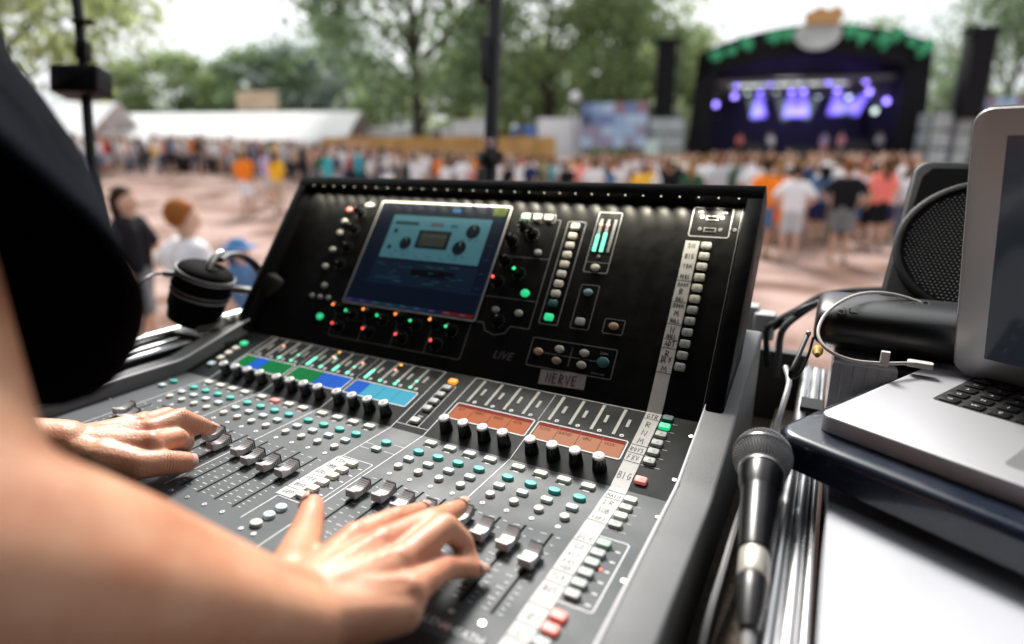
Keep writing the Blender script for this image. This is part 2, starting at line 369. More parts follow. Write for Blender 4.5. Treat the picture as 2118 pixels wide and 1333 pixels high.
# ---- channel strips
FY = {0: .073, 1: .064, 2: .0835, 3: .075, 4: .083, 5: .083, 6: .082, 7: .070, 8: .074, 9: .0665, 10: .065, 11: .0665, 12: .0725, 13: .079, 14: .0745, 15: .074, 16: .083, 17: .0745, 18: .0735, 19: .0635}
def fader_cap_mesh():
    # side profile (y, z): scooped top, grooves on the far half, vertical finger faces
    W2 = 0.0066
    def sect(y, zt, zb=0.0035, inset=0.0): return [(-W2 + inset, y, zb), (W2 - inset, y, zb), (W2 - inset - 0.0006, y, zt), (-W2 + inset + 0.0006, y, zt)]
    m = MB()
    ys = [(-0.0118, 0.0112), (-0.0100, 0.0116), (-0.0070, 0.0096), (-0.0035, 0.0086), (-0.0003, 0.0084)]
    def hull(ys, mi):
        v = []; f = []
        for k, (y, zt) in enumerate(ys): v += sect(y, zt, inset=0.0005 if y < -0.0115 or y > 0.0115 else 0)
        n = len(ys)
        for k in range(n - 1):
            a, b = 4 * k, 4 * k + 4
            f += [(a, a + 1, b + 1, b), (a + 1, a + 2, b + 2, b + 1), (a + 2, a + 3, b + 3, b + 2), (a + 3, a, b, b + 3)]
        f += [(3, 2, 1, 0), (4 * n - 4, 4 * n - 3, 4 * n - 2, 4 * n - 1)]
        m.add(v, f, mi)
    hull(ys, 0)
    hull([(-0.0003, 0.0074), (0.0003, 0.0074)], 1)
    y = 0.0003; z0, z1 = 0.0086, 0.0128
    nst = 5
    for k in range(nst):
        ya, yb = 0.0003 + k * 0.0021, 0.0003 + k * 0.0021 + 0.0012
        za = lerp(z0, z1, (k / nst) ** 1.5); zb = lerp(z0, z1, ((k + 0.7) / nst) ** 1.5)
        hull([(ya, za), (yb, zb)], 0)
        hull([(yb, zb - 0.0022), (yb + 0.0009, zb - 0.0020)], 1)
    hull([(0.0108, 0.0128), (0.0120, 0.0132)], 1)
    m.box(-0.0022, 0.0022, -0.006, 0.006, -0.004, 0.0036, 1)
    return m.mesh('fader_cap', [M_capA, M_capB], 25)
ME_cap = fader_cap_mesh()
ME_slot = MB().box(-0.0012, 0.0012, 0, 0.107, -0.0008, 0.00022).mesh('fader_slot', M_slot, 0)
def scale_mesh():
    m = MB()
    ys = [0.0, 0.0055, 0.011, 0.0175, 0.024, 0.031, 0.039, 0.047, 0.056, 0.066, 0.077, 0.089, 0.101]
    for k, y in enumerate(ys):
        for s in (-1, 1):
            w = 0.0042 if k % 2 == 0 else 0.003
            m.add([(s * 0.0045, y + .0024, .0003), (s * (0.0045 + w), y + .0024, .0003), (s * (0.0045 + w), y + .0031, .0003), (s * 0.0045, y + .0031, .0003)], [(0, 1, 2, 3) if s > 0 else (3, 2, 1, 0)])
        if k % 2 == 0:
            v, f = text_geo(['-', '50', '40', '30', '20', '10', '5', '0', '5', '10', 'o', '+', 'o'][k], 0.0032); m.add([(a - 0.0098, b + y + .0027, .0003) for a, b, _ in v], f)
    return m.mesh('scale_marks', M_dprint2, 0)
M_dprint2 = mat('scale_print', (0.70, 0.71, 0.73), 0.6)
ME_scale = scale_mesh()
def btn_mesh(name, outline, h, m, bevel=0.0009): return MB().prism(outline, -0.001, h, bevel=bevel, bsteps=3).mesh(name, m, 50)
ME_mute = btn_mesh('mute_button', rrect(0.0145, 0.0085, 0.0022), 0.0034, M_ivory)
ME_sel = btn_mesh('select_button', ell(0.0067, 0.0046, 22), 0.0036, M_teal, 0.0012)
ME_mix = btn_mesh('mix_button', rrect(0.0118, 0.0078, 0.0024), 0.0034, M_pale)
ME_pafl = btn_mesh('listen_button', ell(0.0049, 0.0049, 20), 0.0036, M_ivory, 0.0012)
ME_dot = MB().prism(ell(0.0027, 0.0027, 16), -0.001, 0.0006, bevel=0.0002).prism(ell(0.0008, 0.0008, 10), 0.0005, 0.0008, 1).mesh('signal_lamp', [M_print, M_slot], 50)
ME_key = btn_mesh('soft_key', rrect(0.0124, 0.0092, 0.0022), 0.0036, M_grey)
M_btnink = mat('button_ink', (0.05, 0.055, 0.055), 0.6)
def txt_part(s, size, x, y, h, P, parent, m=M_btnink, name='lettering', slant=0.0):
    v, f = text_geo(s, size); return MB().add([(a + slant * b, b, 0) for a, b, _ in v], f).build(name, m, parent, P @ T(x, y, h), 0)
_tm = {}
def txt_share(s, size, M, parent, m=M_btnink):
    k = (s, size, m.name)
    if k not in _tm:
        v, f = text_geo(s, size); _tm[k] = MB().add(v, f).mesh('lettering', m, 0)
    return link('lettering', _tm[k], parent, M)
def knob_mesh():
    m = MB()
    fl = lambda i, z: 1.0 - (0.09 if (i % 4 == 0 and 0.002 < z < 0.0175) else 0)
    m.lathe([(0.0078, 0.0), (0.0079, 0.002), (0.0076, 0.004), (0.0070, 0.010), (0.0064, 0.0172)], 40, 0, rfun=fl)
    m.lathe([(0.0063, 0.0165), (0.0062, 0.0189), (0.0054, 0.0194), (0.0026, 0.0194)], 40, 1)
    m.lathe([(0.0025, 0.0193), (0.0023, 0.0198), (0.0012, 0.0198)], 16, 2)
    return m.mesh('rotary_knob', [M_knob, M_knobtop, mat('knob_dimple', (0.35, 0.35, 0.37), 0.4)], 35)
ME_knob = knob_mesh()
def lnk(name, me, P, x, s, h=0.0, rz=0.0, parent=con): return link(name, me, parent, P @ T(x, s, h) @ RZ(rz))
for c in range(20):
    x = CX(c)
    lnk('fader_slot', ME_slot, PA, x, 0.0)
    lnk('scale_marks', ME_scale, PA, x, 0.0)
    lnk('fader_cap', ME_cap, PA, x, FY[c])
    b = []
    mu = lnk('mute_button', ME_mute, PA, x, 0.1918); se = lnk('select_button', ME_sel, PA, x, 0.1686); mi_ = lnk('mix_button', ME_mix, PA, x, 0.1505); pf = lnk('listen_button', ME_pafl, PA, x, 0.133)
    lnk('signal_lamp', ME_dot, PA, x, 0.1182)
    if c == 5:
        mu.data = btn_mesh('mute_button', rrect(0.0145, 0.0085, 0.0022), 0.0034, M_red)
    if c >= 8:
        txt_share('Mute', 0.0038, PA @ T(x, 0.1918, 0.00365), mu); txt_share('Sel', 0.0038, PA @ T(x, 0.1686, 0.00385), se)
        txt_share('Mix', 0.0036, PA @ T(x, 0.1505, 0.00365), mi_); txt_share('PAFL', 0.003, PA @ T(x, 0.133, 0.00385), pf)
    lnk('rotary_knob', ME_knob, PB, x, 0.0192, rz=0.3 * c)
ME_cpt = MB().box(-0.003, 0.004, -0.0008, 0.0008, 0, 0.00025).mesh('button_caption', M_print, 0)
ME_mlamp = MB().lathe([(0.0009, 0), (0.0009, 0.0006), (0.0004, 0.0008)], 8).mesh('mute_lamp', M_slot)
for c in range(20):                                     # little printed captions and lamps under the mute buttons
    lnk('button_caption', ME_cpt, PA, CX(c), 0.185); lnk('mute_lamp', ME_mlamp, PA, CX(c) - 0.0065, 0.1862)

# ---- displays of the channel strips
def lcd_bank(x0, x1, tiles, divs, frames):
    pts = rrect(x1 - x0, 0.0305, 0.0025, 3, (x0 + x1) / 2, 0.0545)
    fr = strip(MB(), pts, 0.0016, 0.0006, True).build('display_frame', M_print, con, PB, 0)
    for d in frames: MB().box(d - 0.0028, d + 0.0028, 0.040, 0.069, -0.0004, 0.0007).build('display_divider', M_dprint, fr, PB, 0)
    for (a, b, m_, txt, top) in tiles:
        t = MB().box(a, b, 0.0405, 0.0685, -0.0005, 0.0003).build('channel_display', m_, con, PB, 0)
        if top is not None: MB().box(a + 0.0003, b - 0.0003, 0.0632, 0.0683, 0.0003, 0.0005).build('view_angle_band', top, t, PB, 0)  # dark red strip puts the viewing-angle dimming into the colour
        if txt:
            v, f = text_geo(txt, 0.0070); MB().add([(p[0] * 0.85, p[1], 0) for p in v], f).build('display_lettering', mat('lcd_ink', (0.02, 0.004, 0.002), 0.6, spec=.05), t, PB @ T((a + b) / 2 - 0.003, 0.0585, 0.0006), 0)
def lcdm(n, col, es): return mat(n, tuple(c * 0.2 for c in col), 0.5, emit=col, es=es * .5, spec=0.03)
E_g = lcdm('lcd_green', (0.0, 0.16, 0.04), 0.85); E_b = lcdm('lcd_blue', (0.01, 0.10, 0.50), 0.85); E_c = lcdm('lcd_cyan', (0.06, 0.36, 0.50), 0.85)
E_o = lcdm('lcd_orange', (0.46, 0.13, 0.05), 0.8); E_o2 = lcdm('lcd_amber', (0.48, 0.20, 0.11), 0.8); E_r = lcdm('lcd_angle_dim_red', (0.22, 0.012, 0.008), 0.8)
for g in range(3):
    xs = [CX(4 * g + k) for k in range(4)]; bnd = [xs[0] - 0.0132] + [(xs[k] + xs[k + 1]) / 2 for k in range(3)] + [xs[3] + 0.0132]
    cols = [[E_g, E_b, E_g, E_g], [E_g, E_g, E_b, E_b], [E_b, E_c, E_c, E_c]][g]
    lcd_bank(bnd[0] - 0.001, bnd[4] + 0.001, [(bnd[k] + 0.0004, bnd[k + 1] - 0.0004, cols[k], None, None) for k in range(4)], [], [])
for g, names in ((3, ['KIT', 'PERC', 'BASS', 'GTR']), (4, ['TOYS', 'BAND', 'eBU', 'VOX'])):
    xs = [CX(4 * g + k) for k in range(4)]; bnd = [xs[0] - 0.0132] + [(xs[k] + xs[k + 1]) / 2 for k in range(3)] + [xs[3] + 0.0132]
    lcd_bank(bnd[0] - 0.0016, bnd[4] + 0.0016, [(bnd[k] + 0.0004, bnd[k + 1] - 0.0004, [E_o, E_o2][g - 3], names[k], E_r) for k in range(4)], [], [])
# ---- meters: segmented ladders
M_seg = mat('meter_segment_off', (0.55, 0.55, 0.52), 0.5)
def seg_mesh(n, w, pitch, name, m_):
    m = MB()
    for k in range(n): m.box(-w / 2, w / 2, k * pitch, k * pitch + pitch * 0.66, -0.0003, 0.0008)
    return m.mesh(name, m_, 0)
ME_long = seg_mesh(24, 0.0036, 0.00196, 'level_meter', M_seg); ME_short = seg_mesh(7, 0.0036, 0.00196, 'gain_meter', M_seg)
lit = {2: (3, []), 3: (2, [(.0935, L_G)]), 4: (11, []), 5: (3, [(.1065, L_P), (.120, L_Y)]), 6: (7, []), 7: (3, [(.0935, L_G)]), 8: (11, []), 9: (2, []), 10: (2, [(.0845, L_G)]), 11: (2, [(.092, L_G)])}
EX = {1: [(.1075, L_P)], 5: [(.1045, L_G)], 3: [], 7: [(.1065, L_P)], 9: [(.1065, L_P), (.120, L_Y)]}
for c in range(20):
    x = CX(c) - 0.0050
    lm = lnk('level_meter', ME_long, PB, x, 0.0758); lnk('gain_meter', ME_short, PB, x + 0.0104, 0.0925)
    lnk('signal_lamp', ME_dot, PB, x + 0.0098, 0.0768)
    if c in lit:
        n, ex = lit[c]
        MB().box(-0.0021, 0.0021, 0, 0.00196 * n, 0, 0.0012).build('lit_segments', led(L_G, 0.75), lm, PB @ T(x, 0.0758, 0))
        for s, col in ex: MB().lathe([(0.0021, 0), (0.0021, 0.0012), (0.001, 0.0015)], 10).build('lit_lamp', led(col, 0.8), lm, PB @ T(x, s, 0))
    for s, col in EX.get(c, []): MB().lathe([(0.0021, 0), (0.0021, 0.0012), (0.001, 0.0015)], 10).build('lit_lamp', led(col, 0.8), lm, PB @ T(x + 0.0052, s, 0))
# ---- printed lines
class Lines(MB):
    # each line of print becomes a part of its own
    def out(s, P, m_):
        par = list(range(len(s.v)))
        def find(a):
            while par[a] != a: par[a] = par[par[a]]; a = par[a]
            return a
        for f in s.f:
            for i in f[1:]: par[find(i)] = find(f[0])
        groups = {}
        for f in s.f: groups.setdefault(find(f[0]), []).append(f)
        for g in groups.values():
            ids = sorted({i for f in g for i in f}); mp = {i: k for k, i in enumerate(ids)}
            MB().add([s.v[i] for i in ids], [tuple(mp[i] for i in f) for f in g]).build('printed_line', m_, con, P, 0)
m = Lines()
for xx, y0 in ((CX(3) + 0.0174, -0.006), (CX(7) + 0.0174, -0.006), (CX(15) + 0.0174, -0.006), (-0.018, -0.006), (0.3302, -0.008), (0.3795, -0.03)):
    strip(m, [(xx, y0), (xx, YAB - 0.0004)], 0.0011, 0.0003)
strip(m, rrect(0.0455, 0.089, 0.002, 3, 0.351, 0.079), 0.0009, 0.0003, True)
strip(m, [(0.6318, 0.1238), (0.6572, 0.1238), (0.6592, 0.1218), (0.6592, 0.0368), (0.6572, 0.0348), (0.6318, 0.0348)], 0.0011, 0.0003)
strip(m, [(0.3302, 0.160), (0.3425, 0.160)], 0.0007, 0.0003); strip(m, [(0.3302, 0.1495), (0.344, 0.1495)], 0.0007, 0.0003)
strip(m, [(0.3640, 0.170), (0.3795, 0.170)], 0.0007, 0.0003); strip(m, [(0.3640, 0.1525), (0.3795, 0.1525)], 0.0007, 0.0003)
for k in range(4): strip(m, [(0.632, 0.1815 - k * 0.0148), (0.6515, 0.1815 - k * 0.0148)], 0.0005, 0.0003)
m.out(PA, M_print)
m = Lines()
for xx in (CX(3) + 0.0174, CX(7) + 0.0174, CX(15) + 0.0174): strip(m, [(xx, 0), (xx, 0.0385)], 0.0008, 0.0003); strip(m, [(xx, 0.071), (xx, 0.125)], 0.0006, 0.0003)
for xx in (-0.018, 0.3302, 0.3795): strip(m, [(xx, 0), (xx, 0.125)], 0.0011, 0.0003)
strip(m, [(-0.018, 0.1245), (0.3302, 0.1245)], 0.0006, 0.0003); strip(m, [(0.3795, 0.1255), (0.612, 0.1255)], 0.0008, 0.0003)
strip(m, rrect(0.019, 0.088, 0.002, 3, 0.3543, 0.0545), 0.0008, 0.0003, True)
strip(m, [(0.3302, 0.0105), (0.345, 0.0105)], 0.0007, 0.0003); strip(m, [(0.3637, 0.0105), (0.3795, 0.0105)], 0.0007, 0.0003)
for k in range(6): strip(m, [(0.632, 0.1204 - 0.0067 - k * 0.0148), (0.6515, 0.1204 - 0.0067 - k * 0.0148)], 0.0005, 0.0003)
m.out(PB, M_print)
# ---- key columns
def key(P, x, s, m_=None, w=None, lett=None):
    o = lnk('soft_key', ME_key, P, x, s)
    if m_ is not None:
        k = 'soft_key_' + m_.name
        if k not in _tm: _tm[k] = btn_mesh('soft_key', rrect(0.0124, 0.0092, 0.0022), 0.0036, m_)
        o.data = _tm[k]
    if lett: txt_share(lett, 0.0034, P @ T(x, s, 0.0039), o)
    return o
n = 1
for i in range(12): key(PC, 0.6392, 0.2227 - 0.0148 * i, M_ivory if i < 6 else M_grey, lett=str(n)); n += 1
for i in range(6): key(PB, 0.6392, 0.1204 - 0.0148 * i, M_tealdim if i == 0 else M_green if i == 1 else M_grey, lett=str(n)); n += 1
key(PB, 0.6392, 0.0168, M_red, lett='19'); n = 20
for i in range(4): key(PA, 0.6392, 0.1882 - 0.0148 * i, M_ivory if i % 2 == 0 else M_grey, lett=str(n)); n += 1
for i, y in enumerate((.1132, .0989, .0856, .0718, .0581, .0447)): key(PA, 0.6394, y, mat('pale_green_rubber', (0.36, 0.52, 0.40), 0.55) if i == 0 else M_grey, lett='ABCDEF'[i])
key(PA, 0.6392, 0.0199, M_red); key(PA, 0.6393, 0.0060, M_red); key(PA, 0.6393, -0.0082, M_grey)
for i, y in enumerate((.1133, .0989, .0852, .0714, .058, .0446)): key(PA, 0.3535, y, M_ivory, lett='ABCDEF'[i])
ME_kcpt = MB().box(-0.0021, 0.0021, -0.0008, 0.0008, 0, 0.0003).mesh('key_caption', M_print, 0)
for i, y in enumerate((.1132, .0989, .0856, .0718, .0581, .0447)):
    for bx in (0.6482, 0.3628): lnk('layer_lamp', ME_mlamp, PA, bx, y - 0.003); lnk('key_caption', ME_kcpt, PA, bx + 0.0051, y - 0.0035)
MB().lathe([(0.0012, 0), (0.0012, 0.0008), (0.0004, 0.001)], 10).build('lit_lamp', led(L_R, 1.0), con, PA @ T(0.6482, 0.0826))
for y, me_, tx in ((.0196, M_pale, 'Copy'), (.0058, M_pale, 'Paste'), (-.0085, M_ivory, 'OK')):
    k = 'rb_' + me_.name
    if k not in _tm: _tm[k] = btn_mesh('round_button', ell(0.0062, 0.0052, 22), 0.0036, me_, 0.0012)
    o = lnk('round_button', _tm[k], PA, 0.3525, y); txt_share(tx, 0.003, PA @ T(0.3525, y, 0.0039), o)
for y, me_ in ((.1685, ME_sel), (.1515, ME_mix)): lnk('select_button' if me_ is ME_sel else 'mix_button', me_, PA, 0.3541, y); lnk('select_button' if me_ is ME_sel else 'mix_button', me_, PA, -0.0485, y + .001)
for s, m_ in ((.1064, M_orange), (.0916, M_grey), (.0759, M_grey), (.0606, M_grey), (.0455, M_grey), (.0199, M_ivory)): key(PB, 0.3538, s, m_)
MB().box(0.3500, 0.3575, 0.0290, 0.0312, 0, 0.0003).build('key_captions', M_dprint, con, PB, 0)
for s, m_ in ((.0922, M_green), (.076, M_ivory), (.0617, M_ivory), (.0467, M_ivory), (.029, M_pale)): key(PB, -0.0497, s, m_)
# ---- screws
ME_screw = MB().lathe([(0.0026, 0), (0.0026, 0.0004), (0.0022, 0.0008), (0.0011, 0.0008), (0.0010, 0.0002)], 14).mesh('screw', M_screw)
for (x, y) in ((0.5934, -.0111), (0.5676, -.0117), (0.6690, 0.1751), (0.6685, 0.0787), (-0.0690, 0.09), (-0.069, 0.175), (0.3452, -.019), (0.362, -.019), (0.2551, -0.0105), (0.2286, -.0105), (0.2815, -.0105), (0.3079, -.0105)): lnk('screw', ME_screw, PA, x, y)
for (x, y) in ((0.6695, 0.10), (0.6695, 0.03)): lnk('screw', ME_screw, PB, x, y)
# ---- maker's name on the front edge
v, f = text_geo('ALLEN', 0.0102); MB().add([(a * 0.9, b, 0) for a, b, _ in v], f).build('maker_lettering', M_print, con, PA @ T(0.5565, -0.0258, 0.0004), 0)
MB().box(0.5693, 0.5749, -0.0294, -0.0224, 0, 0.0003).build('maker_mark', mat('maker_red', (0.55, 0.02, 0.02), 0.5), con, PA, 0)
v, f = text_geo('&', 0.0075); MB().add(v, f).build('maker_lettering', M_print, con, PA @ T(0.5721, -0.0258, 0.0006), 0)
v, f = text_geo('HEATH', 0.0102); MB().add([(a * 0.9, b, 0) for a, b, _ in v], f).build('maker_lettering', M_print, con, PA @ T(0.5885, -0.0258, 0.0004), 0)
# ---- white marker tape with handwriting
def tape(P, x0, x1, s0, s1, words, lines, h=0.0005, col=M_tape, tilt=0.0):
    P = P @ T((x0 + x1) / 2, (s0 + s1) / 2) @ RZ(tilt) @ T(-(x0 + x1) / 2, -(s0 + s1) / 2)
    mt = MB(); n = 14
    rr = random.Random(x0 + s0)
    L = [x0 + rr.uniform(-.0003, .0003) for _ in range(n + 1)]; R_ = [x1 + rr.uniform(-.0003, .0003) for _ in range(n + 1)]
    v = []
    for k in range(n + 1): s = lerp(s0, s1, k / n); v += [(L[k], s, h), (R_[k], s, h)]
    mt.add(v, [(2 * k, 2 * k + 1, 2 * k + 3, 2 * k + 2) for k in range(n)])
    t = mt.build('marker_tape', col, con, P, 0)
    ink = MB()
    for (w, s, size, wide, pen) in words: hand_write(ink, w, (x0 + x1) / 2 + 0.0004, s, size, wide, pen, h + 0.0002)
    for s in lines: strip(ink, [(x0 + 0.0003, s + 0.0004), (x1 - 0.0002, s - 0.0003)], 0.0009, h + 0.0002)
    if ink.v: ink.build('handwriting', M_ink, t, P, 0)
K = 0.0148
tape(PC, 0.6128, 0.6303, 0.0, 0.2290, [('SN', .2222, .0066, .0105, .0009), ('BIG', .2070, .0066, .0110, .0009), ('TOM', .1925, .0064, .0115, .0009), ('PERC', .1775, .0060, .012, .0009), ('ROOM', .1668, .0052, .013, .0009), ('R', .1572, .0074, .006, .0011), ('HALL', .1468, .0056, .011, .001),
   ('ROOM', .1378, .0052, .013, .0009), ('M', .1275, .0074, .007, .0011), ('HALL', .1175, .0056, .012, .001), ('N', .1055, .0080, .007, .0011), ('HALL', .0970, .0056, .012, .001), ('ADT', .0875, .0072, .013, .0011), ('R', .0742, .0074, .006, .0011), ('DLY', .0668, .0074, .013, .0011), ('M', .0548, .0070, .008, .0011)], [.1722, .1425, .1125, .0925, .0812, .0498])
tape(PB, 0.6130, 0.6307, 0.0, 0.1280, [('GTR', .1195, .0074, .014, .001), ('R', .1045, .0092, .007, .0011), ('N', .0890, .0086, .008, .0011), ('M', .0745, .0084, .008, .0011), ('ROYS', .0600, .0066, .015, .0008), ('FXV', .0470, .0078, .013, .0008), ('BIG', .0185, .0098, .0145, .0008)], [.1142, .0672, .0540, .0402])
tape(PA, 0.6130, 0.6312, -0.034, 0.2048, [('MAIN', .1890, .0058, .0145, .0007), ('LR', .1758, .0076, .0105, .0007), ('SUB', .1608, .0072, .012, .0007), ('INFI', .1475, .0062, .0145, .0007), ('DCA', .1150, .0075, .014, .0006), ('GO', .1010, .0066, .010, .0006), ('KIT', .0890, .0055, .010, .0006), ('FXS', .0790, .0055, .011, .0006), ('VOX', .0710, .005, .010, .0006), ('TLK', .0590, .006, .012, .0006), ('BUS', .0430, .007, .012, .0006), ('R', .0105, .008, .007, .0006), ('L', -.0040, .008, .007, .0006), ('HD', -.0210, .008, .011, .0006)], [.1965, .1835, .1420, .1085, .0655, .0510, .0235, .0030, -.012])
for i, (w, y) in enumerate((('KSH', .1140), ('T/PERC', .1000), ('GTR+', .0860), ('VOX', .0715), ('QV/FX', .0572), ('GRP', .0425))):
    tape(PA, 0.3262 + random.uniform(-.0006, .0006), 0.3460 + random.uniform(-.0006, .0006), y - 0.0069, y + 0.0068, [(w, y, .0062, .0135, .0006)], [], 0.0005 + 0.0001 * i, tilt=random.uniform(-.03, .03))
tape(PC, 0.4680, 0.5305, 0.0095, 0.0290, [('NERVE', .0190, .0125, .044, .0016)], [], col=mat('grey_tape', (0.30, 0.28, 0.29), 0.8, bump=0.2, bscale=400), tilt=0.05)  # greyer than the marker tape
# ================================================================== screen fascia
M_fr = mat('display_bezel', (0.30, 0.30, 0.30), 0.35)
scr = MB().prism(rrect(0.2500, 0.1870, 0.003, 3, 0.2232, 0.1722), 0.0002, 0.0012).build('touchscreen', mat('screen_glass', (0.002, 0.003, 0.005), 0.3, spec=0.1, emit=(0.004, 0.008, 0.02), es=.4), con, PC)
strip(MB(), rrect(0.2500, 0.1880, 0.004, 4, 0.2232, 0.1722), 0.0026, 0.0016, True).build('screen_bezel', M_fr, scr, PC, 0)
def scq(name, x0, x1, s0, s1, col, es=1.0, h=0.0015, parent=scr):
    return MB().add([(x0, s0, h), (x1, s0, h), (x1, s1, h), (x0, s1, h)], [(0, 1, 2, 3)]).build(name, mat('ui_%s_%d' % (name, int(x0 * 1e4)), tuple(c * .2 for c in col), 0.4, spec=.1, emit=col, es=es*.2), parent, PC, 0)
scq('screen_background', 0.104, 0.3425, 0.0825, 0.2640, (0.004, 0.010, 0.026), 0.8, 0.00135)
win = scq('plugin_window', 0.1345, 0.3225, 0.1635, 0.2420, (0.075, 0.21, 0.26), 0.95, 0.0016)
def disc(name, x, s, r, col, h, es=1.0, parent=win, n=24): return MB().add([(x + r * math.cos(2 * PI * k / n), s + r * math.sin(2 * PI * k / n), h) for k in range(n)], [tuple(range(n))]).build(name, mat('ui_disc_%s' % name, tuple(c * .2 for c in col), 0.4, spec=.1, emit=col, es=es*.2), parent, PC, 0)
for (x, s, r) in ((0.2952, 0.2196, 0.0122), (0.2804, 0.1901, 0.0122), (0.1773, 0.1910, 0.0112), (0.1494, 0.2124, 0.0040), (0.1483, 0.1823, 0.0040)): disc('dial', x, s, r, (0.003, 0.008, 0.014), 0.0019)
mt = scq('meter_window', 0.1965, 0.2580, 0.1845, 0.2165, (0.004, 0.009, 0.016), 1, 0.0018, win)
scq('meter_face', 0.2025, 0.2525, 0.1885, 0.2125, (0.045, 0.055, 0.045), 0.8, 0.0021, mt)
scq('title_strip', 0.1420, 0.1900, 0.2245, 0.2305, (0.02, 0.05, 0.06), 1, 0.0018, win); scq('badge', 0.2130, 0.2380, 0.2240, 0.2310, (0.10, 0.11, 0.14), .8, 0.0018, win); scq('badge_small', 0.2520, 0.2650, 0.2240, 0.2290, (0.03, 0.12, 0.17), .8, 0.0018, win)
for k in range(6): scq('dial_marks', 0.155 + k * 0.024, 0.162 + k * 0.024, 0.1690, 0.1705, (0.02, 0.08, 0.11), 1, 0.0018, win)
for k in range(9): scq('menu_item', 0.110 + k * 0.0225, 0.126 + k * 0.0225, 0.2515, 0.2575, (0.008, 0.10, 0.26) if k == 6 else (0.008, 0.017, 0.034), 1, 0.0016)
scq('user_badge', 0.3190, 0.3420, 0.2490, 0.2630, (0.09, 0.13, 0.02), 0.8, 0.0016)
scq('lower_frame', 0.1300, 0.3260, 0.1200, 0.1600, (0.006, 0.016, 0.036), 1, 0.0016); scq('lower_slot', 0.2090, 0.2880, 0.1370, 0.1480, (0.001, 0.002, 0.003), 1, 0.0019); scq('lower_button', 0.1415, 0.1815, 0.1250, 0.1310, (0.008, 0.035, 0.06), 1, 0.0019); scq('lower_rule', 0.118, 0.340, 0.1180, 0.1192, (0.015, 0.03, 0.05), 1, 0.0019)
for k in range(5): scq('side_item', 0.3290, 0.3395, 0.2200 - k * 0.0235, 0.2225 - k * 0.0235, [(0.01, 0.03, 0.06), (0.02, 0.06, 0.09), (0.12, 0.01, 0.015), (0.02, 0.07, 0.09), (0.02, 0.06, 0.09)][k], 1, 0.0016)
for k in range(9):
    cc = [(0.03, 0.02, 0.12), (0.035, 0.02, 0.13), (0.005, 0.05, 0.08), (0.005, 0.05, 0.08), (0.005, 0.045, 0.08), (0.006, 0.04, 0.11), (0.006, 0.02, 0.09), (0.16, 0.01, 0.01), (0.17, 0.01, 0.008)][k]
    scq('layer_tab', 0.1015 + k * 0.027, 0.1015 + k * 0.027 + 0.0262, 0.0815, 0.0862, cc, 1.0, 0.0017)
# knobs and buttons on the fascia
M_dimkey = M_ivory
def round_btn(P, x, s, m_, a=0.0060, b=0.0046):
    k = 'round_%s_%s' % (m_.name, a)
    if k not in _tm: _tm[k] = btn_mesh('round_button', ell(a, b, 20), 0.0034, m_, 0.0011)
    return lnk('round_button', _tm[k], P, x, s)
for k, s in enumerate((.2462, .2236, .2004, .1677, .1354)): round_btn(PC, 0.0312, s, M_red if k == 0 else M_ivory)
round_btn(PC, 0.0462, 0.101, M_grey); round_btn(PC, 0.064, 0.0471, M_green, 0.0062, 0.0052)
for x in (.0286, .0470, .0655): round_btn(PC, x, 0.0805, M_grey, 0.0045, 0.0035)
def pot_mesh():
    m = MB(); fl = lambda i, z: 1 - (0.1 if i % 3 == 0 and z > 0.001 else 0)
    m.lathe([(0.0068, 0), (0.0066, 0.003), (0.0060, 0.013), (0.0054, 0.0142), (0.002, 0.0144)], 30, 0, rfun=fl); m.box(-0.0005, 0.0005, 0.0025, 0.0062, 0.0135, 0.0148, 1)
    return m.mesh('pot_knob', [M_knob, M_knobtop], 35)
ME_pot = pot_mesh()
ring_m = MB()
for k in range(11):
    a = math.radians(-150 + 30 * k) + PI / 2; ring_m.lathe([(0.0006, 0), (0.0006, 0.0004), (0.0002, 0.0005)], 6, 0, T(0.0098 * math.cos(a), 0.0098 * math.sin(a)))
ME_ring = ring_m.mesh('ring_marks', M_dprint)
def pot(x, s, lamp=None, es=1.2):
    o = lnk('pot_knob', ME_pot, PC, x, s, rz=random.uniform(-2, 2)); link('ring_marks', ME_ring, o, PC @ T(x, s))
    if lamp: MB().lathe([(0.0023, 0), (0.0023, 0.0010), (0.001, 0.0014)], 10).build('lit_lamp', led(lamp, es * .7), o, PC @ T(x - 0.002, s + 0.001, 0.0146))
for s in (.2404, .2087, .1748, .1427): pot(0.060, s)
MB().prism(ell(0.010, 0.0045, 20), 0, 0.0015, bevel=0.0004).build('badge', M_dprint, con, PC @ T(0.0715, 0.258))
for k in range(4):
    x0 = 0.093 + k * 0.0628; pot(x0 + 0.004, 0.0655, L_O, 1.0); pot(x0 + 0.0342, 0.0590, (0.03, 0.6, 0.22), 1.0); pot(x0 + 0.0172, 0.0350, L_R, 1.0)
pot(0.3657, 0.2087); pot(0.3652, 0.1763); pot(0.3955, 0.2225); pot(0.3790, 0.2310); pot(0.3929, 0.1588, (0.03, 0.7, 0.25), 1.2); pot(0.3639, 0.1428, L_R, 1.2); pot(0.3839, 0.0840)
round_btn(PC, 0.4122, 0.1300, M_green, 0.0065, 0.0055); round_btn(PC, 0.4124, 0.1941, M_grey, 0.0055, 0.0044); round_btn(PC, 0.3753, 0.1001, M_grey, 0.0055, 0.0044); round_btn(PC, 0.4119, 0.0994, M_grey, 0.0060, 0.0044)
pg = mat('pale_green_lit', (0.45, 0.7, 0.5), 0.5, emit=(0.3, 0.8, 0.4), es=0.12)
for k, x in enumerate((.3765, .3949, .4128)): key(PC, x, 0.2505, pg if k == 0 else M_ivory)
for i in range(8): key(PC, 0.4575, 0.239 - 0.0149 * i, M_ivory)
key(PC, 0.4575, 0.1199, M_tealdim); key(PC, 0.4575, 0.0996, M_green)
